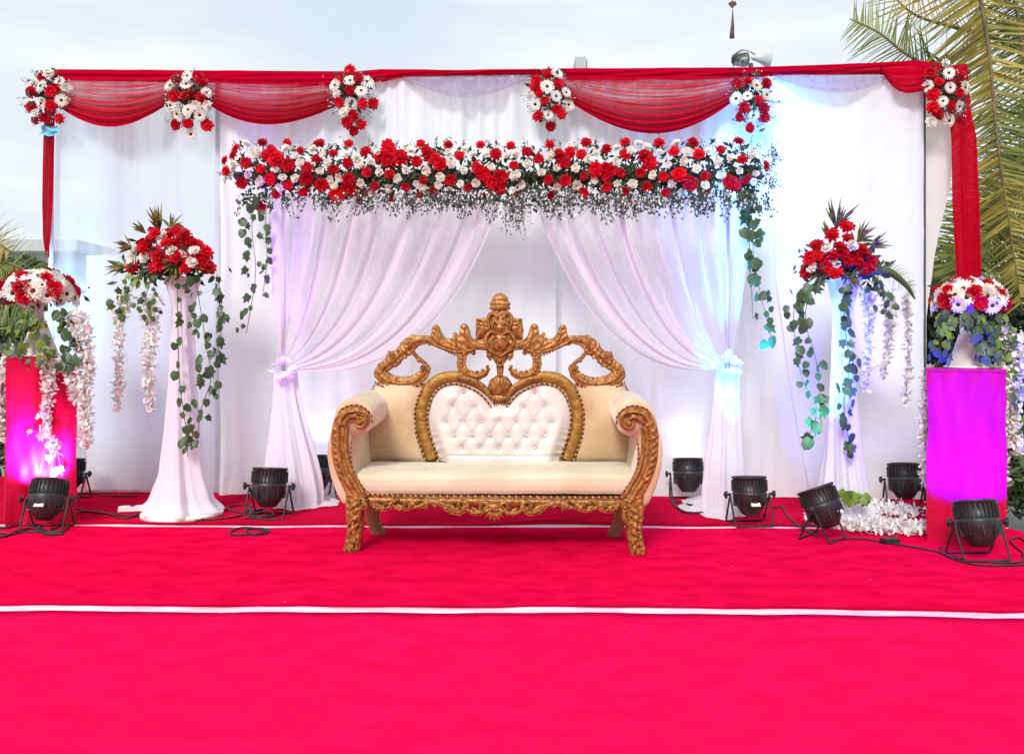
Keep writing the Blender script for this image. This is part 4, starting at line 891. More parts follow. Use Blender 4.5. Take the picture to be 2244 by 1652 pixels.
# blossoms lying on the floor at the right stand
def heap(pts, label, seed, n):
    rg = random.Random(seed); w_ = [(*( (p[0] - CX) / FPX * YF(p[1]), YF(p[1]) ), 0) for p in pts]; t = thing('fallen_garland', label, 'artificial flowers', w_[0], 'white blossom garlands lying on the carpet')
    path = spline([Vector(q) + Vector((0, 0, .02)) for q in w_], 30); b = MB(); b.tube(path, .003, 5, cap=False); b.build('stem', M['stem'], t)
    mb = MB()
    for k in range(n):
        p = path[rg.randrange(31)]; ww = .115; q = p + Vector((rg.gauss(0, ww * .6), rg.gauss(0, ww * .6), 0)); q.z = abs(rg.gauss(0, .028)) + .008
        M4 = Matrix.Translation(q) @ Matrix.Rotation(rg.uniform(0, 6.28), 4, 'Z') @ Matrix.Rotation(rg.uniform(-.2, 1.3), 4, 'X')
        s_ = .017 * rg.uniform(.7, 1.3); petal(mb, M4, s_ * 1.7, s_, .3, rg.uniform(-.5, .3), nu=2, nv=2, seed=k)
    mb.build('blossom', M['wist'], t)['kind'] = 'stuff'
    return t
heap([(1870, 1105), (1930, 1125), (1985, 1130)], 'upper fallen white blossom garland behind the tilted spotlight', 1, 800)
heap([(1870, 1160), (1930, 1165), (2025, 1168)], 'lower fallen white blossom garland pointing at the right pillar', 2, 1300)
heap([(1850, 1090), (1870, 1130), (1885, 1165)], 'fallen white blossom garland piled against the right stand foot', 3, 900)
vine([(1830, 1070, 5.45), (1850, 1085, 5.42), (1880, 1090, 5.4), (1905, 1085, 5.4)], 14, 'short lime leafed vine at the foot of the right stand', size=.06, seed=50, lime=.8, spread=.06)

# ------------------------------------------------------------------ sofa (local frame: x right, y back, z up, origin on the floor under the front edge)
sofa = thing('sofa', 'ornate gold carved wedding sofa with cream velvet seat and white tufted heart shaped back', 'sofa', ((1084 - CX) / FPX * 4.83, 4.83, 0), rz=R(-2.1))
def F(px, py, y=0.0):
    k = (4.83 + y) / FPX; xw = (px - CX) * k; z = HCAM - (py - HY) * k; return Vector((xw - (1084 - CX) / FPX * 4.83 - .0367 * y, y, z))
YBK = .50
def B(px, py, y=YBK): return F(px, py, y)
def carved(mb, path, widths, pf, th=.03, depth=0.0, nseg=48, ncs=14, ridges=3, scallop=.0, sfreq=14, flute=.25, gad=0, gfreq=40, close=False, m=0):
    """sweep of a carved moulding: rounded face with ridges, gadroons and a scalloped rim; front towards -y"""
    P3 = [pf(*p) for p in path]; pts = spline([Vector((q.x, q.z, 0)) for q in P3], nseg); m_ = len(path) - 1; y0 = P3[0].y - depth
    L = 0; k0 = len(mb.v); scale = 1 / FPX * (4.83 + P3[0].y)
    for i, p in enumerate(pts):
        tg = (pts[min(i + 1, nseg)] - pts[max(0, i - 1)]).normalized(); nr = Vector((-tg.y, tg.x, 0))
        if i: L += (p - pts[i - 1]).length
        f = i / nseg * m_; a = min(int(f), m_ - 1); wd = lerp(widths[a], widths[a + 1], sm(f - a)) * scale * .5
        for j in range(ncs + 1):
            u = -1 + 2 * j / ncs; e = wd * (1 + scallop * math.sin(L * sfreq * 6.28 + (0 if u > 0 else 1.5)) * abs(u) ** 3)
            r_ = math.sqrt(max(0, 1 - u * u * .96)); dome_ = .45 * r_ + .55 * r_ * (1 - flute + flute * math.cos(u * ridges * math.pi))
            g_ = 1 + gad * math.sin(L * gfreq * 6.28 + abs(u) * 2.5)
            d = th * dome_ * g_ * min(1, wd / (.010)) ** .5
            q = p + nr * (e * u); mb.v.append(Vector((q.x, y0 - d, q.y)))
        for u in (1, -1):
            q = p + nr * (wd * u * .96); mb.v.append(Vector((q.x, y0 + .022, q.y)))
    w_ = ncs + 3
    for i in range(nseg):
        for j in range(w_):
            a = k0 + i * w_ + j; b_ = k0 + i * w_ + (j + 1) % w_; mb.face((a, b_, b_ + w_, a + w_), m)
    mb.face([k0 + j for j in range(w_)][::-1], m); mb.face([k0 + nseg * w_ + j for j in range(w_)], m)
def mir(path, c=1094): return [(2 * c - x, y) for x, y in path]
def ribbon(mb, top, bot, pf, th, nu=110, nv=14):
    T = spline([Vector((x, y, 0)) for x, y in top], nu); Bo = spline([Vector((x, y, 0)) for x, y in bot], nu); k0 = len(mb.v)
    for i in range(nu + 1):
        for j in range(nv + 1):
            v = j / nv; q = T[i].lerp(Bo[i], v); p = pf(q.x, q.y); dm = math.sqrt(max(0, 1 - (2 * v - 1) ** 2)); y0 = p.y
            p.y = y0 - th * (.25 + .75 * dm ** .7) * (1 - .22 * (.5 + .5 * math.sin((v * 3.2 + i / nu * 9) * 6.28))); mb.v.append(p)
        for j in (1, 0): q = (T[i], Bo[i])[j]; p = pf(q.x, q.y); p.y += .022; mb.v.append(p)
    w_ = nv + 3
    for i in range(nu):
        for j in range(w_): a = k0 + i * w_ + j; b_ = k0 + i * w_ + (j + 1) % w_; mb.face((a, b_, b_ + w_, a + w_))
    mb.face([k0 + j for j in range(w_)][::-1]); mb.face([k0 + nu * w_ + j for j in range(w_)])
def knob(mb, px, py, r, pf, d=0, m=0, sq=.6, ring=False):
    c = pf(px, py); rr_ = r / FPX * (4.83 + c.y); Mx = Matrix.Translation((c.x, c.y - d, c.z)) @ Matrix.Rotation(R(90), 4, 'X')
    if ring: prof = [(rr_ * 1.0, -.01), (rr_ * 1.0, .008), (rr_ * .88, .018), (rr_ * .70, .008), (rr_ * .55, .006), (rr_ * .45, .020), (rr_ * .25, .030), (0, .033)]
    else: prof = [(rr_ * math.cos(a * .157), rr_ * sq * math.sin(a * .157)) for a in range(0, 11)]
    mb.lathe(prof, 18, Mx, m)
def leafc(mb, base, tip, wd, pf, curl=0.0, d=0.0, th=.022):
    bx, by = base; tx, ty = tip; nx, ny = -(ty - by), (tx - bx); mid = ((bx + tx) / 2 + nx * curl, (by + ty) / 2 + ny * curl)
    carved(mb, [base, mid, tip], [wd * .55, wd, wd * .15], pf, th, d, 18, 10, 2, .12, 40, .35, .1, 30)
def rope(path, pf, parent, name='piping', r=.0058, y=0.0, step=.0135, pts3=None):
    """twisted cord of alternating dark and gold beads"""
    pts = pts3 or [Vector(q) for q in spline([pf(*p) for p in path], 200)]; mb = MB(); acc = 0; k = 0; mb.tube([p + Vector((0, y, 0)) for p in pts], r * .75, 6)
    for i in range(1, len(pts)):
        seg = (pts[i] - pts[i - 1]); acc += seg.length
        if acc >= step:
            acc = 0; k += 1; q = Quaternion(seg.normalized().cross(Vector((0, 1, 0))).normalized() if seg.normalized().cross(Vector((0, 1, 0))).length > .01 else Vector((1, 0, 0)), 0)
            ang = math.atan2(seg.z, seg.x); Mx = Matrix.Translation(pts[i] + Vector((0, y, 0))) @ Matrix.Rotation(-ang + .6, 4, 'Y') @ Matrix.Diagonal((r * 1.9, r * 1.25, r * 1.1, 1))
            mb.lathe([(0, -1), (.7, -.7), (1, 0), (.7, .7), (0, 1)], 6, Mx, k % 2)
    return mb.build(name, [M['rope_dark'], M['rope_gold']], parent, local=True)

# crest and heart frame
heart = [(1080, 872), (1058, 851), (1030, 834), (1000, 826), (966, 831), (940, 851), (925, 885), (922, 917), (929, 955), (947, 1008)]
hw_ = [12, 18, 23, 26, 27, 27, 27, 27, 27, 27]
crest = MB()
for s in (0, 1):
    f = mir if s else (lambda p: p)
    ribbon(crest, f([(1072, 728), (1056, 742), (1042, 744), (1031, 734), (1027, 718), (1019, 709), (1009, 714), (1007, 728), (1004, 735), (998, 728), (993, 730), (990, 741), (976, 740), (967, 728), (962, 716), (954, 711), (947, 718), (945, 732), (940, 742)]),
           f([(1074, 770), (1060, 768), (1046, 767), (1032, 769), (1020, 774), (1008, 775), (997, 773), (986, 769), (976, 765), (966, 761), (956, 756), (947, 752), (940, 750)]), B, .036)
    for (a, b_, w2) in (((1050, 762), (1016, 716), 12), ((1040, 766), (1024, 728), 9), ((1020, 768), (996, 734), 9), ((1004, 768), (954, 718), 12), ((988, 764), (961, 736), 8), ((1062, 758), (1040, 752), 9)): leafc(crest, f([a])[0], f([b_])[0], w2, B, (-.16 if not s else .16), .026, .014)
    carved(crest, f([(940, 747), (960, 758), (985, 767), (1010, 771), (1040, 764)]), [8, 9, 9, 9, 6], B, .016, .016, 40, 8, 1, 0)
    knob(crest, *f([(955, 718)])[0], 6, B, .026); knob(crest, *f([(1017, 717)])[0], 6.5, B, .026)
    for k in range(12):                                                                                                        # teeth below the wing
        t = k / 11; knob(crest, *f([(lerp(941, 1008, t), lerp(754, 778, sm(t)) + 1)])[0], 2.8, B, .008, sq=1)
    # arm going down to the corner scroll
    carved(crest, f([(950, 744), (925, 745), (904, 750), (889, 764), (876, 776), (862, 787), (848, 799), (836, 808), (834, 820), (852, 834), (879, 840), (905, 836), (925, 823), (935, 807), (926, 801)]),
           [16, 20, 31, 35, 26, 35, 26, 25, 30, 29, 28, 27, 24, 16, 9], B, .034, .0, 120, 14, 2, .07, 26, .35, .10, 34)
    carved(crest, f([(899, 765), (912, 782), (930, 797), (937, 812)]), [8, 9, 9, 8], B, .022, -.004, 20, 10, 1, .0)
    for (a, b_) in (((862, 790), (849, 768)), ((880, 775), (869, 764)), ((893, 765), (884, 744)), ((905, 752), (893, 740))): leafc(crest, f([a])[0], f([b_])[0], 13, B, .1, .012, .018)
    for (px, py) in ((905, 767), (888, 782), (873, 792), (917, 790)): knob(crest, *f([(px, py)])[0], 4.5, B, .018, sq=.8)
    knob(crest, *f([(862, 783)])[0], 8, B, .018, ring=True); knob(crest, *f([(900, 755)])[0], 7, B, .020, ring=True); knob(crest, *f([(927, 806)])[0], 6.5, B, .02, ring=True)
    # C scroll between wing and heart
    carved(crest, f([(1040, 771), (1026, 769), (1014, 779), (1011, 800), (1020, 817), (1040, 824), (1060, 820), (1072, 806)]), [9, 15, 19, 20, 21, 19, 15, 8], B, .030, .004, 60, 12, 2, .05, 30, .4, .12, 40)
    for (px, py) in ((1034, 814), (1046, 815), (1058, 811), (1068, 803)): knob(crest, *f([(px, py)])[0], 4, B, .014, sq=.9)
    knob(crest, *f([(1038, 773)])[0], 5.5, B, .014)
    carved(crest, f([(1002, 826), (1030, 832), (1058, 846), (1076, 868)]), [8, 12, 12, 8], B, .030, .022, 30, 10, 2, .1, 30, .3, .15, 40)
    # shoulders of the central piece
    b0 = f([(1043, 698)])[0]; b1 = f([(1073, 744)])[0]; c0 = B(*b0); c1 = B(*b1); crest.box((min(c0.x, c1.x), YBK - .018, c1.z), (max(c0.x, c1.x), YBK + .02, c0.z))
    for k in range(3): leafc(crest, f([(1073, 705 + k * 8)])[0], f([(1046, 701 + k * 8)])[0], 10, B, 0, .02, .012)
    leafc(crest, f([(1046, 742)])[0], f([(1060, 696)])[0], 14, B, .1, .012, .02)
crest.build('crest_carving', M['gold'], sofa, local=True)
hb = MB()
for s in (0, 1): carved(hb, mir(heart) if s else heart, hw_, B, .020, .0, 110, 14, 1, .0, 10, .15, .05, 14)
hb.build('heart_frame', M['gold_flat'], sofa, local=True)
# central cartouche, finial, shell
cc = MB()
def blob(px, py, wx, wz, d, base=0, n=20, pf=B, mb=None, amp=.0):
    c = pf(px, py); s_ = (4.83 + c.y) / FPX; mb = mb or cc; k0 = len(mb.v); rings = 8
    for j in range(rings + 1):
        a = j / rings * math.pi / 2
        for i in range(n):
            t = 2 * math.pi * i / n; rr_ = math.cos(a) * (1 + amp * math.sin(t * 8)); mb.v.append(Vector((c.x + rr_ * math.cos(t) * wx * s_, c.y - base - math.sin(a) * d, c.z + rr_ * math.sin(t) * wz * s_)))
    for j in range(rings):
        for i in range(n): mb.face((k0 + j * n + i, k0 + j * n + (i + 1) % n, k0 + (j + 1) * n + (i + 1) % n, k0 + (j + 1) * n + i))
    k1 = len(mb.v)
    for i in range(n): q = mb.v[k0 + i]; mb.v.append(Vector((q.x, c.y + .022, q.z)))
    for i in range(n): mb.face((k1 + i, k1 + (i + 1) % n, k0 + (i + 1) % n, k0 + i))
CM = 1096
ribbon(cc, [(CM - 15, 679), (CM - 25, 690), (CM - 28, 706), (CM - 27, 722), (CM - 33, 738), (CM - 37, 752), (CM - 31, 768), (CM - 20, 782), (CM - 10, 796)], [(CM + 15, 679), (CM + 25, 690), (CM + 28, 706), (CM + 27, 722), (CM + 33, 738), (CM + 37, 752), (CM + 31, 768), (CM + 20, 782), (CM + 10, 796)], B, .030, 70, 18)
blob(CM, 752, 34, 31, .040); blob(CM, 748, 20, 17, .030, .030); blob(CM, 712, 27, 34, .036); blob(CM, 775, 20, 22, .034)
for s in (-1, 1):
    carved(cc, [(CM, 781), (CM + s * 22, 766), (CM + s * 31, 745), (CM + s * 19, 727), (CM, 738)], [6, 8, 9, 9, 5], B, .020, .034, 36, 8, 1)
    carved(cc, [(CM, 768), (CM + s * 12, 758), (CM + s * 17, 746), (CM + s * 9, 739), (CM, 745)], [3, 4, 5, 5, 3], B, .012, .054, 30, 8, 1)
    carved(cc, [(CM + s * 2, 694), (CM + s * 18, 688), (CM + s * 26, 700), (CM + s * 22, 722)], [6, 9, 9, 6], B, .020, .028, 24, 8, 1)
    carved(cc, [(CM, 715), (CM + s * 13, 707), (CM + s * 16, 722), (CM + s * 8, 730)], [5, 6, 6, 3], B, .016, .034, 24, 8, 1)
    leafc(cc, (CM + s * 5, 700), (CM + s * 12, 684), 9, B, 0, .034, .014)
    leafc(cc, (CM + s * 20, 790), (CM + s * 30, 770), 9, B, 0, .02, .014)
    knob(cc, CM + s * 22, 778, 5, B, .03)
knob(cc, CM, 791, 11, B, .03, ring=True); knob(cc, CM, 718, 7, B, .05)
carved(cc, [(CM, 800), (CM, 824)], [17, 13], B, .026, .004, 12, 10, 3)
blob(CM, 848, 27, 26, .040, amp=.03); blob(CM, 872, 21, 15, .034, amp=.05)
for k in range(7):
    a = (k - 3) * .32; leafc(cc, (CM + math.sin(a) * 5, 862), (CM + math.sin(a) * 25, 862 - math.cos(a) * 36), 8, B, 0, .036, .016)
for k in range(7): knob(cc, CM - 18 + k * 6, 868 + 6 * math.cos((k - 3) * .45), 4, B, .038)
for k in range(6): carved(cc, [(CM - 16 + k * 6.4, 872), (CM - 13 + k * 5.2, 886)], [6, 3], B, .014, .026, 8, 6, 1)
cc.build('centre_cartouche', M['gold'], sofa, local=True)
fb = MB(); c = B(CM, 679); s_ = (4.83 + YBK) / FPX
fb.lathe([(0, 0), (21 * s_, 0), (23 * s_, 3 * s_), (20 * s_, 6 * s_), (22 * s_, 11 * s_), (21 * s_, 17 * s_), (17 * s_, 20 * s_), (18 * s_, 24 * s_), (14 * s_, 30 * s_), (9 * s_, 35 * s_), (0, 37 * s_)], 24, Matrix.Translation((c.x, YBK - .004, c.z)), sy=.55)
for row, (zz, rr_, nn) in enumerate(((5, 20, 9), (13, 20, 9), (22, 15, 7), (30, 10, 5))):
    for k in range(nn): a = math.pi + (k + .5 * (row % 2)) / nn * math.pi; fb.lathe([(0, 3.4 * s_), (3.3 * s_, 1.5 * s_), (3.4 * s_, -1.5 * s_), (0, -3 * s_)], 8, Matrix.Translation((c.x + math.cos(a) * rr_ * s_, YBK - .004 + math.sin(a) * rr_ * s_ * .55, c.z + zz * s_)))
fb.build('finial', M['gold'], sofa, local=True)
# tufted heart panel
heart_in = [(1080, 884), (1062, 866), (1038, 850), (1002, 840), (970, 846), (950, 864), (939, 892), (936, 920), (944, 956), (962, 1010)]
hl = [(p.x, p.y) for p in spline([Vector((x, y, 0)) for x, y in heart_in], 60)]
def hx_left(y):
    """left boundary of the heart panel at picture height y (px), and inner boundary of the lobe"""
    return None
poly = hl + [(2 * 1094 - x, y) for x, y in reversed(hl)]
def inside(x, y):
    c = False; j = len(poly) - 1
    for i in range(len(poly)):
        xi, yi = poly[i]; xj, yj = poly[j]
        if (yi > y) != (yj > y) and x < (xj - xi) * (y - yi) / (yj - yi) + xi: c = not c
        j = i
    return c
btn = [(979 + 38.3 * k, 923) for k in range(7)] + [(997 + 39.2 * k, 953) for k in range(6)] + [(1014 + 40 * k, 979) for k in range(5)] + [(993, 889), (1040, 891), (1148, 891), (1194, 889), (1016, 859), (1172, 859)]
tp = MB(); x0, x1, y0, y1 = 930, 1258, 836, 1012; nx, ny = 150, 84; idx = {}
edge_d = lambda x, y: min(math.hypot(x - px, y - py) for px, py in poly[::2])
for j in range(ny + 1):
    for i in range(nx + 1):
        x = lerp(x0, x1, i / nx); y = lerp(y0, y1, j / ny)
        if not (inside(x, y) or edge_d(x, y) < 7): continue
        h = .030 * min(1, max(0, edge_d(x, y)) / 30) ** .6 if inside(x, y) else 0
        ds = sorted((math.hypot(x - bx, (y - by) * 1.15), bx, by) for bx, by in btn)
        d1 = ds[0][0]; d2 = ds[1][0]
        h -= .026 * math.exp(-(d1 / 7.5) ** 1.4)
        # creases running from button to button
        if d1 < 30 and d2 < 34:
            bx, by = ds[0][1:]; cx_, cy_ = ds[1][1:]; vx, vy = cx_ - bx, cy_ - by; l = math.hypot(vx, vy)
            if l < 47 and abs(vy) > 3:
                off = abs((x - bx) * vy - (y - by) * vx) / l; h -= .0065 * math.exp(-(off / 4.0) ** 2)
        h -= .006 * math.exp(-((y - 996) / 3) ** 2)
        p = B(x, y); ef = min(1, max(0, edge_d(x, y) - 3) / 26) if inside(x, y) else 0; p.y = YBK - .004 - h - .05 * sm((y - 850) / 160) * sm(ef); idx[i, j] = len(tp.v); tp.v.append(p)
for j in range(ny):
    for i in range(nx):
        q = [(i, j), (i, j + 1), (i + 1, j + 1), (i + 1, j)]
        if all(k in idx for k in q): tp.face([idx[k] for k in q])
tpo = tp.build('tufted_panel', M['tuft'], sofa, local=True)
bm_ = MB(); bm_.lathe([(0, -.006), (.008, -.004), (.0085, 0), (.0055, .0045), (0, .0055)], 12); bme = bm_.mesh('button', M['button'])
for x, y in btn:
    p = B(x, y); Mx = Matrix.Translation((p.x, YBK - .016 - .05 * sm((y - 850) / 160), p.z)) @ Matrix.Rotation(R(90), 4, 'X'); inst('button', bme, tpo, Mx, relative=True)
# back upholstery either side
def side_back(s):
    mb = MB(); f = (lambda x: 2 * 1094 - x) if s else (lambda x: x)
    def fn(u, v):
        y = lerp(832, 1014, v); xl = interp([(832, 826), (850, 819), (880, 806), (930, 798), (1014, 800)], y); xr = interp([(832, 930), (860, 926), (900, 912), (950, 916), (1014, 940)], y)
        x = lerp(xl, xr, u); bul = .075 * (math.sin(math.pi * u) * math.sin(math.pi * min(1, v * 1.02))) ** .5 if 0 < u < 1 and 0 < v < 1 else 0
        p = B(f(x), y); p.y = YBK + .012 - bul - .004 * mnoise.noise(Vector((x * .03, y * .03, s))); return p
    mb.grid(fn, 30, 40); mb.build('back_upholstery', M['velvet'], sofa, local=True)
side_back(0); side_back(1)
bk = MB()
def bkfn(u, v):   # padded rear shell closing the back
    y = lerp(845, 1100, v); xl = interp([(845, 822), (880, 806), (930, 798), (1100, 800)], y); x = lerp(xl, 2 * 1094 - xl, u); p = B(x, y); p.y = YBK + .075 + .03 * math.sin(math.pi * u); return p
def dip(u): return 0
bkg = MB()
for (xa, xb, ya) in ((815, 955, 850), (955, 1060, 850), (1060, 1130, 885), (1130, 1235, 850), (1235, 1373, 850)):
    a = B(xa, 1110); b_ = B(xb, ya); bkg.box((a.x, YBK + .024, a.z), (b_.x, YBK + .075, b_.z))
bkg.build('back_panel', M['velvet'], sofa, local=True, smooth=False)
rope([(1078, 892), (1058, 868), (1035, 852), (1001, 841), (970, 846), (951, 864), (940, 892), (937, 920), (944, 956), (962, 1006)], B, sofa, y=-.022)
rope(mir([(1078, 892), (1058, 868), (1035, 852), (1001, 841), (970, 846), (951, 864), (940, 892), (937, 920), (944, 956), (962, 1006)]), B, sofa, y=-.022)
for s in (0, 1):
    f = mir if s else (lambda p: p)
    rope(f([(928, 850), (914, 878), (908, 915), (913, 955), (931, 1006)]), B, sofa, y=-.014)
    rope(f([(820, 836), (845, 850), (878, 855), (905, 850), (928, 838)]), B, sofa, y=-.014)
    rope(f([(822, 838), (812, 856), (800, 872)]), B, sofa, y=.0, r=.004)
# seat
sb = MB(); xl_, xr_ = F(774, 1040).x, F(1396, 1040).x; zt = .452; zl = .335
def seat(u, v):
    x = lerp(xl_, xr_, u); prof = [(0.0, zl), (-.012, zl + .02), (-.018, zl + .05), (-.016, zt - .030), (-.004, zt - .008), (.022, zt + .001), (.15, zt + .010), (.30, zt + .008), (.46, zt + .003)]
    t = v * (len(prof) - 1); k = min(int(t), len(prof) - 2); y, z = [lerp(prof[k][i], prof[k + 1][i], t - k) for i in (0, 1)]
    e = min(u, 1 - u); inset = .03 * math.exp(-e / .012) * (1 if v > .5 else .3)
    return (x, y + .008, z + .006 * mnoise.noise(Vector((x * 5, y * 8, 1))) - inset * .3 + .004 * math.sin(x * 3))
sb.grid(seat, 120, 48)
sb.build('seat_cushion', M['velvet_seat'], sofa, local=True)
rope([(800, 1083), (900, 1086), (1080, 1086), (1260, 1087), (1372, 1086)], F, sofa, y=-.02, r=.0055)
# arms
def arm(s):
    f = (lambda x: 2 * 1082 - x) if s else (lambda x: x)
    sec = [(790, 1100), (778, 1060), (770, 1010), (770, 965), (783, 955), (805, 945), (815, 925), (813, 900), (800, 882), (778, 873), (752, 878), (736, 893), (729, 915), (722, 945), (714, 975), (714, 1005), (720, 1040), (734, 1080), (752, 1108)]
    cl = spline([Vector((x, y, 0)) for x, y in sec + sec[:1]], 72)[:-1]; mb = MB(); n = len(cl); rows = [(-.004, .86), (.0, .95), (.012, 1.0), (.06, 1.0), (.16, 1), (.28, 1.0), (.40, 1.0), (.52, 1.0), (.545, .97), (.55, .9)]
    cxp = sum(p.x for p in cl) / n; cyp = sum(p.y for p in cl) / n; rg_ = random.Random(s)
    for (y, sc_) in rows:
        for i, p in enumerate(cl):
            x = cxp + (p.x - cxp) * sc_; yy = cyp + (p.y - cyp) * sc_ ; q = F(f(x), yy); w_ = .003 * mnoise.noise(Vector((i * .5, y * 25, s)))
            lean = .0 if p.y > 960 else .02 * sm(y / .5)
            mb.v.append(Vector((q.x + w_, y, q.z + w_ + lean)))
    for j in range(len(rows) - 1):
        for i in range(n): mb.face((j * n + i, j * n + (i + 1) % n, (j + 1) * n + (i + 1) % n, (j + 1) * n + i))
    mb.face(list(range(n))[::-1]); mb.face([(len(rows) - 1) * n + i for i in range(n)])
    ar = mb.build('armrest', M['velvet'], sofa, local=True)
    fp = (lambda p: [(f(x), y) for x, y in p])
    cb = MB()
    main = [(792, 938), (803, 925), (800, 908), (784, 901), (764, 903), (748, 916), (741, 940), (740, 975), (744, 1010), (756, 1045), (772, 1072), (787, 1098)]
    carved(cb, fp(main), [8, 12, 15, 17, 21, 27, 32, 33, 34, 34, 36, 42], F, .040, .0, 130, 16, 2, .0, 20, .40, .0, 40)
    for k in range(9):     # row of leaf bosses down the outer half
        y = 925 + k * 15; xx = interp([(900, 752), (940, 733), (975, 731), (1010, 735), (1050, 748)], y); leafc(cb, fp([(xx + 12, y + 7)])[0], fp([(xx - 5, y - 3)])[0], 10, F, 0, .026, .016)
    knob(cb, f(788), 925, 13, F, .016, ring=True); knob(cb, f(778), 912, 6, F, .03)
    carved(cb, fp([(756, 925), (768, 914), (782, 913), (791, 923)]), [5, 7, 7, 4], F, .018, .032, 24, 8, 1)
    carved(cb, fp([(760, 935), (757, 975), (762, 1012), (776, 1045), (796, 1080)]), [5, 8, 9, 9, 6], F, .018, .026, 50, 8, 1)
    cb.build('arm_carving', M['gold'], sofa, local=True)
    rope(fp([(770, 960), (767, 990), (770, 1020), (784, 1052), (806, 1084)]), F, sofa, y=-.016, r=.0042)
    rope(fp([(726, 945), (727, 985), (735, 1030), (748, 1062), (768, 1100)]), F, sofa, y=-.012, r=.0042)
    rope(fp([(735, 925), (744, 900), (765, 889), (790, 890), (812, 908), (814, 928)]), F, sofa, y=-.012, r=.0042)
    # front leg
    lg = MB()
    fl = [(782, 1088), (776, 1110), (775, 1135), (776, 1160), (772, 1185), (767, 1211)]
    carved(lg, fp(fl), [58, 44, 38, 36, 34, 36], F, .050, -.006, 60, 16, 3, .04, 18, .35, .06, 30)
    # solid core behind the face
    for (ya, yb_) in ((1090, 1112), (1112, 1136), (1136, 1162), (1162, 1188), (1188, 1211)):
        xa = interp([(y, x) for x, y in fl], ya); xb = interp([(y, x) for x, y in fl], yb_); a0 = F(f(xa), ya); b0 = F(f(xb), yb_); k0 = len(lg.v); hw2 = .040
        for (c_, y_) in ((a0, 0), (b0, 0)):
            for dx, dy in ((-hw2, .0), (hw2, .0), (hw2, .075), (-hw2, .075)): lg.v.append(Vector((c_.x + dx, .0 + dy, max(0, c_.z))))
        for q in range(4): lg.face((k0 + q, k0 + (q + 1) % 4, k0 + 4 + (q + 1) % 4, k0 + 4 + q))
    for (a, b_, w2) in (((790, 1100), (768, 1118), 14), ((792, 1112), (766, 1136), 14), ((790, 1128), (764, 1154), 13), ((785, 1148), (766, 1170), 12), ((772, 1172), (783, 1192), 12), ((768, 1184), (778, 1206), 12), ((798, 1104), (788, 1150), 10)): leafc(lg, fp([a])[0], fp([b_])[0], w2, F, .12, .035, .022)
    knob(lg, f(797), 1106, 9, F, .03, ring=True); knob(lg, f(773), 1128, 5, F, .045); knob(lg, f(774), 1146, 5, F, .045)
    lg.build('leg', M['gold'], sofa, local=True)
arm(0); arm(1)
# rear legs
for s in (0, 1):
    f = (lambda x: 2 * 1086 - x) if s else (lambda x: x)
    b = MB(); ys = .46; a0 = F(f(818), 1112, ys)
    for i, (dx, z) in enumerate(((.0, .36), (.0, .20), (.012 * (1 if s else -1), .10), (.03 * (1 if s else -1) * -1, .0))):
        for (ax, ay) in ((-.038, -.03), (.038, -.03), (.038, .03), (-.038, .03)): b.v.append(Vector((a0.x + dx + ax, ys + ay, z)))
    for i in range(3):
        for q in range(4): b.face((i * 4 + q, i * 4 + (q + 1) % 4, i * 4 + 4 + (q + 1) % 4, i * 4 + 4 + q))
    b.face((3, 2, 1, 0)); b.face((12, 13, 14, 15)); b.build('leg', M['wood'], sofa, local=True, smooth=False)
# front rail
fr_ = MB()
carved(fr_, [(800, 1098), (900, 1098), (1084, 1099), (1270, 1099), (1368, 1100)], [20, 18, 22, 18, 20], F, .016, -.012, 120, 10, 1, .0)
rb_ = MB(); a = F(800, 1106); b_ = F(1368, 1088); rb_.box((a.x, .016, a.z), (b_.x, .45, b_.z)); rb_.build('seat_base', M['wood'], sofa, local=True, smooth=False)
for s in (-1, 1):
    c0 = 1084
    def q(*pts): return [(c0 + s * x, y) for x, y in pts]
    carved(fr_, q((272, 1104), (255, 1114), (235, 1112), (222, 1100), (210, 1094)), [10, 14, 15, 13, 6], F, .026, .006, 40, 12, 2, .06, 30, .4, .12, 40)
    carved(fr_, q((225, 1108), (205, 1115), (185, 1110), (172, 1098), (160, 1096)), [6, 12, 15, 12, 5], F, .026, .008, 40, 12, 2, .06, 30, .4, .12, 40)
    carved(fr_, q((178, 1112), (160, 1108), (140, 1100), (118, 1104), (100, 1112)), [6, 12, 13, 12, 4], F, .026, .008, 40, 12, 2, .06, 30, .4, .12, 40)
    carved(fr_, q((112, 1104), (92, 1118), (76, 1120), (62, 1108), (70, 1098), (80, 1104)), [6, 16, 18, 14, 10, 5], F, .030, .008, 50, 12, 2, .06, 30, .4, .12, 40)
    carved(fr_, q((66, 1112), (46, 1122), (26, 1120), (14, 1108), (22, 1100), (32, 1106)), [6, 12, 13, 12, 9, 4], F, .028, .012, 50, 12, 2, .06, 30, .4, .12, 40)
    for (x, y, r_) in ((240, 1103, 6), (195, 1104, 6), (150, 1110, 5), (78, 1108, 6), (30, 1109, 6)): knob(fr_, c0 + s * x, y, r_, F, .022, ring=True)
    for (a1, b1, w2) in (((262, 1104), (246, 1122), 9), ((215, 1106), (200, 1122), 9), ((165, 1104), (150, 1120), 8), ((120, 1106), (96, 1128), 13), ((104, 1106), (84, 1126), 11), ((140, 1100), (128, 1116), 8), ((50, 1112), (38, 1128), 9), ((284, 1096), (296, 1112), 9)): leafc(fr_, (c0 + s * a1[0], a1[1]), (c0 + s * b1[0], b1[1]), w2, F, .15 * s, .012, .02)
for k in range(7):
    a = (k - 3) * .42; leafc(fr_, (1084 + math.sin(a) * 4, 1112), (1084 + math.sin(a) * 26, 1112 + math.cos(a) * 30), 11, F, 0, .022, .022)
blob(1084, 1108, 14, 9, .03, .014, mb=fr_, pf=F)
fr_.build('front_rail', M['gold'], sofa, local=True)

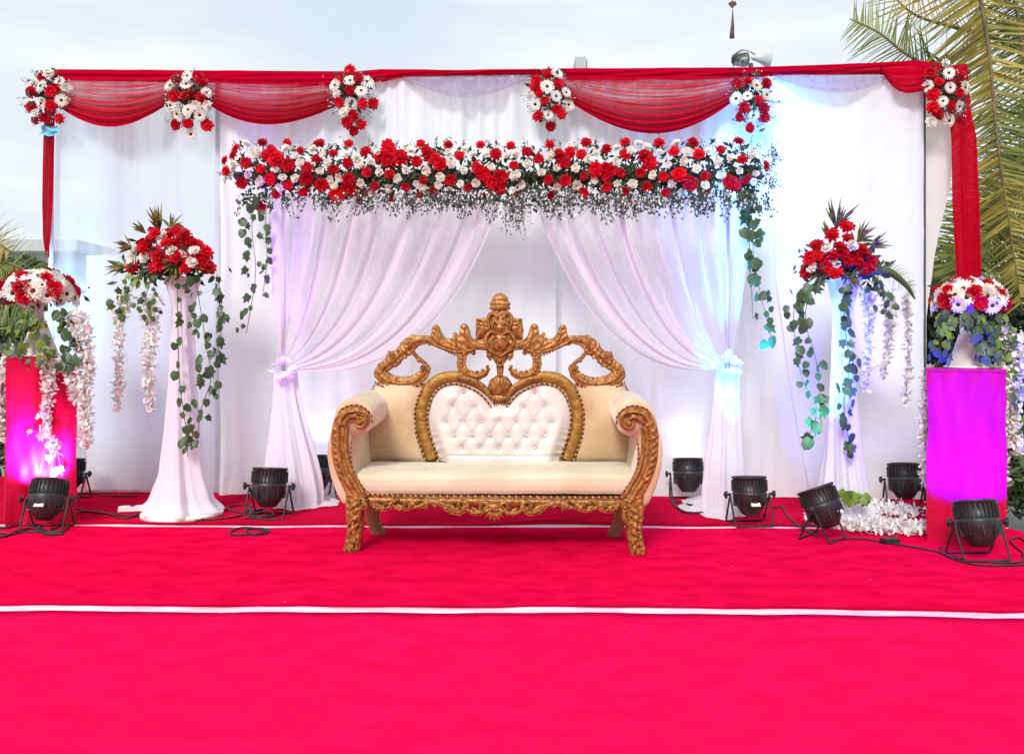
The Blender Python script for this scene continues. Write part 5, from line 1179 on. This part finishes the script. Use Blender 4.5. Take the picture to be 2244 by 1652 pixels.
# ------------------------------------------------------------------ LED spotlights standing on the floor
def lensmat(name, c, s): return mat(name, (.1, .1, .1), rough=.2, emit=c, estr=s)
par_cache = {}
def par_meshes():
    if par_cache: return par_cache
    h = MB(); h.lathe([(0, -.135), (.045, -.135), (.055, -.128), (.085, -.085), (.108, -.03), (.112, .0), (.112, .012), (.106, .016), (.106, .10), (.113, .104), (.113, .118), (.104, .118), (.100, .095), (.0, .095)], 36)
    par_cache['housing'] = h.mesh('housing', M['black'])
    f = MB()
    for k in range(30):
        a = 2 * math.pi * k / 30; Mx = Matrix.Rotation(a, 4, 'Z'); f.box((.104, -.0035, .022), (.1165, .0035, .094), Mx)
        if k % 3 == 0: f.box((.090, -.003, -.075), (.1115, .003, -.020), Mx)
    par_cache['cooling_fins'] = f.mesh('cooling_fins', M['black_pl'], smooth=False)
    y = MB(); y.tube([(-.134, 0, .008), (-.134, .004, -.01), (-.130, .086, -.180), (-.122, .094, -.194), (.122, .094, -.194), (.130, .086, -.180), (.134, .004, -.01), (.134, 0, .008)], .0065, 6)
    par_cache['bracket'] = y.mesh('bracket', M['black_pl'])
    kb = MB(); kb.lathe([(0, 0), (.008, 0), (.008, .016), (.018, .018), (.020, .024), (.018, .034), (0, .036)], 10)
    for k in range(3): kb.box((-.004, .010, .018), (.004, .026, .033), Matrix.Rotation(R(120 * k), 4, 'Z'))
    par_cache['knob'] = kb.mesh('knob', M['black_pl'])
    pb = MB(); pb.box((-.034, -.034, -.002), (.034, .034, .004)); par_cache['plate'] = pb.mesh('display_plate', M['label'], smooth=False)
    ls = MB(); ls.lathe([(0, .103), (.099, .100), (.099, .096)], 24); par_cache['lens'] = ls
    return par_cache
def spotlight(label, px, py, rz, tilt, colr, power, plate=False, aim=None, size=60, scale=1.0, back=0.0, name='spotlight', em=6, head=True):
    Y = YF(py) - back; X = (px - CX) / FPX * Y; t = thing(name, label, 'stage light', (X, Y, 0), 'black LED spotlights on the stage floor', rz)
    m = par_meshes(); S = Matrix.Diagonal((scale, scale, scale, 1)); zc = .200 * scale
    Tt = Matrix.Translation((0, 0, zc)) @ Matrix.Rotation(tilt, 4, 'X')
    ho_ = inst('housing', m['housing'], t, Tt @ S, True)
    inst('cooling_fins', m['cooling_fins'], ho_, Matrix.Identity(4), True)['kind'] = 'stuff'
    lm = lensmat('lens_' + name, colr, em)
    lo = inst('lens', m['lens'].mesh('lens', lm), ho_, Matrix.Identity(4), True)
    if plate: inst('display_plate', m['plate'], ho_, Matrix.Translation((0, -.094, -.055)) @ Matrix.Rotation(R(66), 4, 'X') @ Matrix.Diagonal((1, .6, 1, 1)), True)
    for sp in (0, 1): inst('bracket', m['bracket'], t, Matrix.Translation((0, 0, zc)) @ Matrix.Rotation(math.pi * sp, 4, 'Z') @ Matrix.Translation((0, 0, .0)) @ S, True)
    for sx in (-1, 1): inst('knob', m['knob'], t, Matrix.Translation((sx * .137 * scale, 0, zc)) @ Matrix.Rotation(R(90 * sx), 4, 'Y') @ S, True)
    if power:
        l = bpy.data.lights.new('lamp', 'SPOT'); l.energy = power; l.color = colr; l.spot_size = R(size); l.spot_blend = .8; l.shadow_soft_size = .06
        lo_ = bpy.data.objects.new('lamp', l); col.objects.link(lo_)
        Rz = Matrix.Rotation(rz, 4, 'Z'); ax = (Rz @ Matrix.Rotation(tilt, 4, 'X')) @ Vector((0, 0, 1)); pos = Vector((X, Y, zc)) + ax * .14 * scale
        lo_.location = pos; d = (Vector(aim) - pos).normalized() if aim else ax
        lo_.rotation_euler = d.to_track_quat('-Z', 'Y').to_euler()
    return t
PW = 1.0
def at(px, py, Y): return P(px, py, Y)
spotlight('spotlight in front of the left red pillar, with a white display plate, shining magenta', 104, 1160, R(4), R(-22), (.9, .10, 1), 420 * PW, True, at(92, 1010, 5.60), 100)
spotlight('spotlight almost hidden behind the left red pillar, only its side knob showing', 150, 1095, R(0), R(-8), (.10, .60, 1), 650 * PW, False, at(142, 640, YB(140)), 30)
spotlight('large spotlight in front of the foot of the left tied drape', 590, 1132, R(-6), R(-10), (.30, .08, 1), 420 * PW, False, at(614, 500, YC(612)), 26, 1.06)
spotlight('spotlight behind the left drape foot, leaning towards the left', 693, 1094, R(30), R(-22), (.52, .50, 1), 15 * PW, False, at(760, 250, YB(800)), 100)
spotlight('spotlight right of the sofa, behind the right drape foot', 1508, 1096, R(-4), R(-12), (.52, .54, 1), 15 * PW, False, at(1450, 250, YB(1450)), 100)
spotlight('upright spotlight with blue side glow in front of the right drape foot', 1643, 1142, R(5), R(-7), (.0, .34, 1), 1500 * PW, True, at(1612, 640, YC(1620) - .02), 40, 1.0, back=.10)
spotlight('spotlight tipped over to the left in front of the right tulle stand', 1802, 1180, R(48), R(-24), (.06, .50, 1), 240 * PW, True, at(1800, 800, SR), 38, 1.0)
spotlight('spotlight at the dark pole behind the fallen blossoms', 1982, 1112, R(-12), R(-14), (.55, .40, 1), 70 * PW, False, at(1900, 200, YB(1820)), 45)
spotlight('nearest spotlight, in front of the right red pillar, shining violet', 2142, 1222, R(3), R(-16), (.005, .0, 1), 800 * PW, False, at(2125, 1000, 5.0), 112, 1.0)

# ------------------------------------------------------------------ cables and small floor things
def cable(label, pts, r=.006, name='cable', group='black cables on the carpet'):
    w_ = [Vector(((p[0] - CX) / FPX * YF(p[1]), YF(p[1]), r + .001 + (p[2] if len(p) > 2 else 0))) for p in pts]; b = MB(); b.tube(spline(w_, max(24, len(w_) * 8)), r, 6)
    return tag(b.build(name, M['black_pl'], origin=tuple(w_[0])), label, 'cable', group)
cable('cable running from the left pillar light to the white power strip', [(120, 1160), (165, 1118), (190, 1122), (240, 1128), (290, 1132), (330, 1118)])
cable('second cable from the left pillar light, passing under the white plate', [(110, 1165), (170, 1125), (230, 1126), (270, 1138), (320, 1130), (345, 1138), (440, 1142)])
cable('cable bundle strand lying at the left picture edge', [(-20, 1180), (10, 1178), (40, 1165), (75, 1160), (100, 1165)], .009)
cable('thick cable crossing in front of the left pillar', [(-20, 1160), (20, 1158), (55, 1150), (90, 1168), (130, 1170), (150, 1155)], .009)
cable('looping cable at the foot of the left pillar light', [(-10, 1170), (30, 1172), (60, 1160), (85, 1152), (95, 1172), (140, 1172)], .008)
cable('thin cable along the back edge of the carpet at left', [(165, 1085), (190, 1082), (215, 1083), (230, 1087), (300, 1089)])
cable('cable from the left stand to the large left spotlight', [(440, 1140), (490, 1138), (530, 1130), (550, 1112), (530, 1108), (500, 1112), (510, 1122), (560, 1128)])
cable('cable loop coil lying on the middle carpet left of the sofa', [(588, 1166), (560, 1160), (530, 1159), (506, 1166), (510, 1174), (545, 1173), (575, 1170), (590, 1166), (572, 1160), (540, 1163), (555, 1174), (586, 1170)], .007)
cable('cable tangle under the large left spotlight', [(545, 1118), (560, 1128), (585, 1124), (600, 1132), (560, 1136), (548, 1126), (575, 1118)], .010)
cable('cable between the upright and the tipped spotlight', [(1690, 1115), (1712, 1112), (1725, 1130), (1745, 1150), (1790, 1178)])
cable('long cable from the tipped spotlight past the blossoms to the right light', [(1820, 1186), (1880, 1182), (1950, 1192), (2040, 1208), (2085, 1222), (2110, 1228)])
cable('cable looping at the right picture edge beside the nearest spotlight', [(2160, 1232), (2200, 1236), (2238, 1232), (2242, 1215), (2225, 1200), (2215, 1185), (2235, 1180), (2260, 1200)])
cable('cable crossing from the right pillar to the picture edge', [(2060, 1200), (2070, 1218), (2130, 1238), (2200, 1242), (2260, 1238)])
cable('cable behind the right drape foot', [(1470, 1095), (1480, 1110), (1500, 1124), (1540, 1126), (1560, 1120)], .009)
ps = thing('power_strip', 'white power strip lying left of the draped stand foot', 'power strip', ((300 - CX) / FPX * YF(1118), YF(1118), 0), rz=R(14))
b = MB(); b.box((-.12, -.03, 0), (.12, .03, .032)); b.build('case', M['white_pl'], ps, smooth=False, local=True)
for k in range(4):
    b = MB(); b.lathe([(0, .036), (.016, .036), (.018, .032)], 14, Matrix.Translation((-.08 + k * .052, 0, 0))); b.build('socket', M['black_pl'] if k % 2 else M['label'], ps, local=True)
for (px, py, nm) in ((1520, 1112, 'flat black box between the drape foot and the spotlight right of the sofa'), (1950, 1190, 'small black connector box on the cable under the blossoms')):
    b = MB(); b.box((-.05, -.03, 0), (.05, .03, .03)); b.box((-.06, -.008, .008), (-.0505, .008, .022)); c = ((px - CX) / FPX * YF(py), YF(py), 0); o = b.build('adapter', M['black_pl'], smooth=False); o.location = c; o.rotation_euler = (0, 0, .3); tag(o, nm, 'adapter')
# petals and scraps
rg = random.Random(77); scraps = MB()
for k in range(170):
    px, py = rg.choice([(rg.gauss(1900, 150), rg.gauss(1240, 40)), (rg.gauss(1280, 130), rg.gauss(1170, 14)), (rg.uniform(100, 2200), rg.uniform(1180, 1560))])
    if py < 1150: continue
    c = Vector(((px - CX) / FPX * YF(py), YF(py), .006)); a = rg.uniform(0, 6.28); s_ = rg.uniform(.002, .007); u_ = Vector((math.cos(a), math.sin(a), 0)) * s_; v_ = Vector((-math.sin(a), math.cos(a), .3)) * s_ * .5
    scraps.quadpts([c - u_, c - v_ * .6, c + u_, c + v_], 0 if rg.random() < .93 else 1)
o = scraps.build('petal_scraps', [M['rope_dark'], M['petal_cream']], smooth=False); tag(o, 'tiny dried petals and crumbs scattered over the carpet', 'debris', kind='stuff')
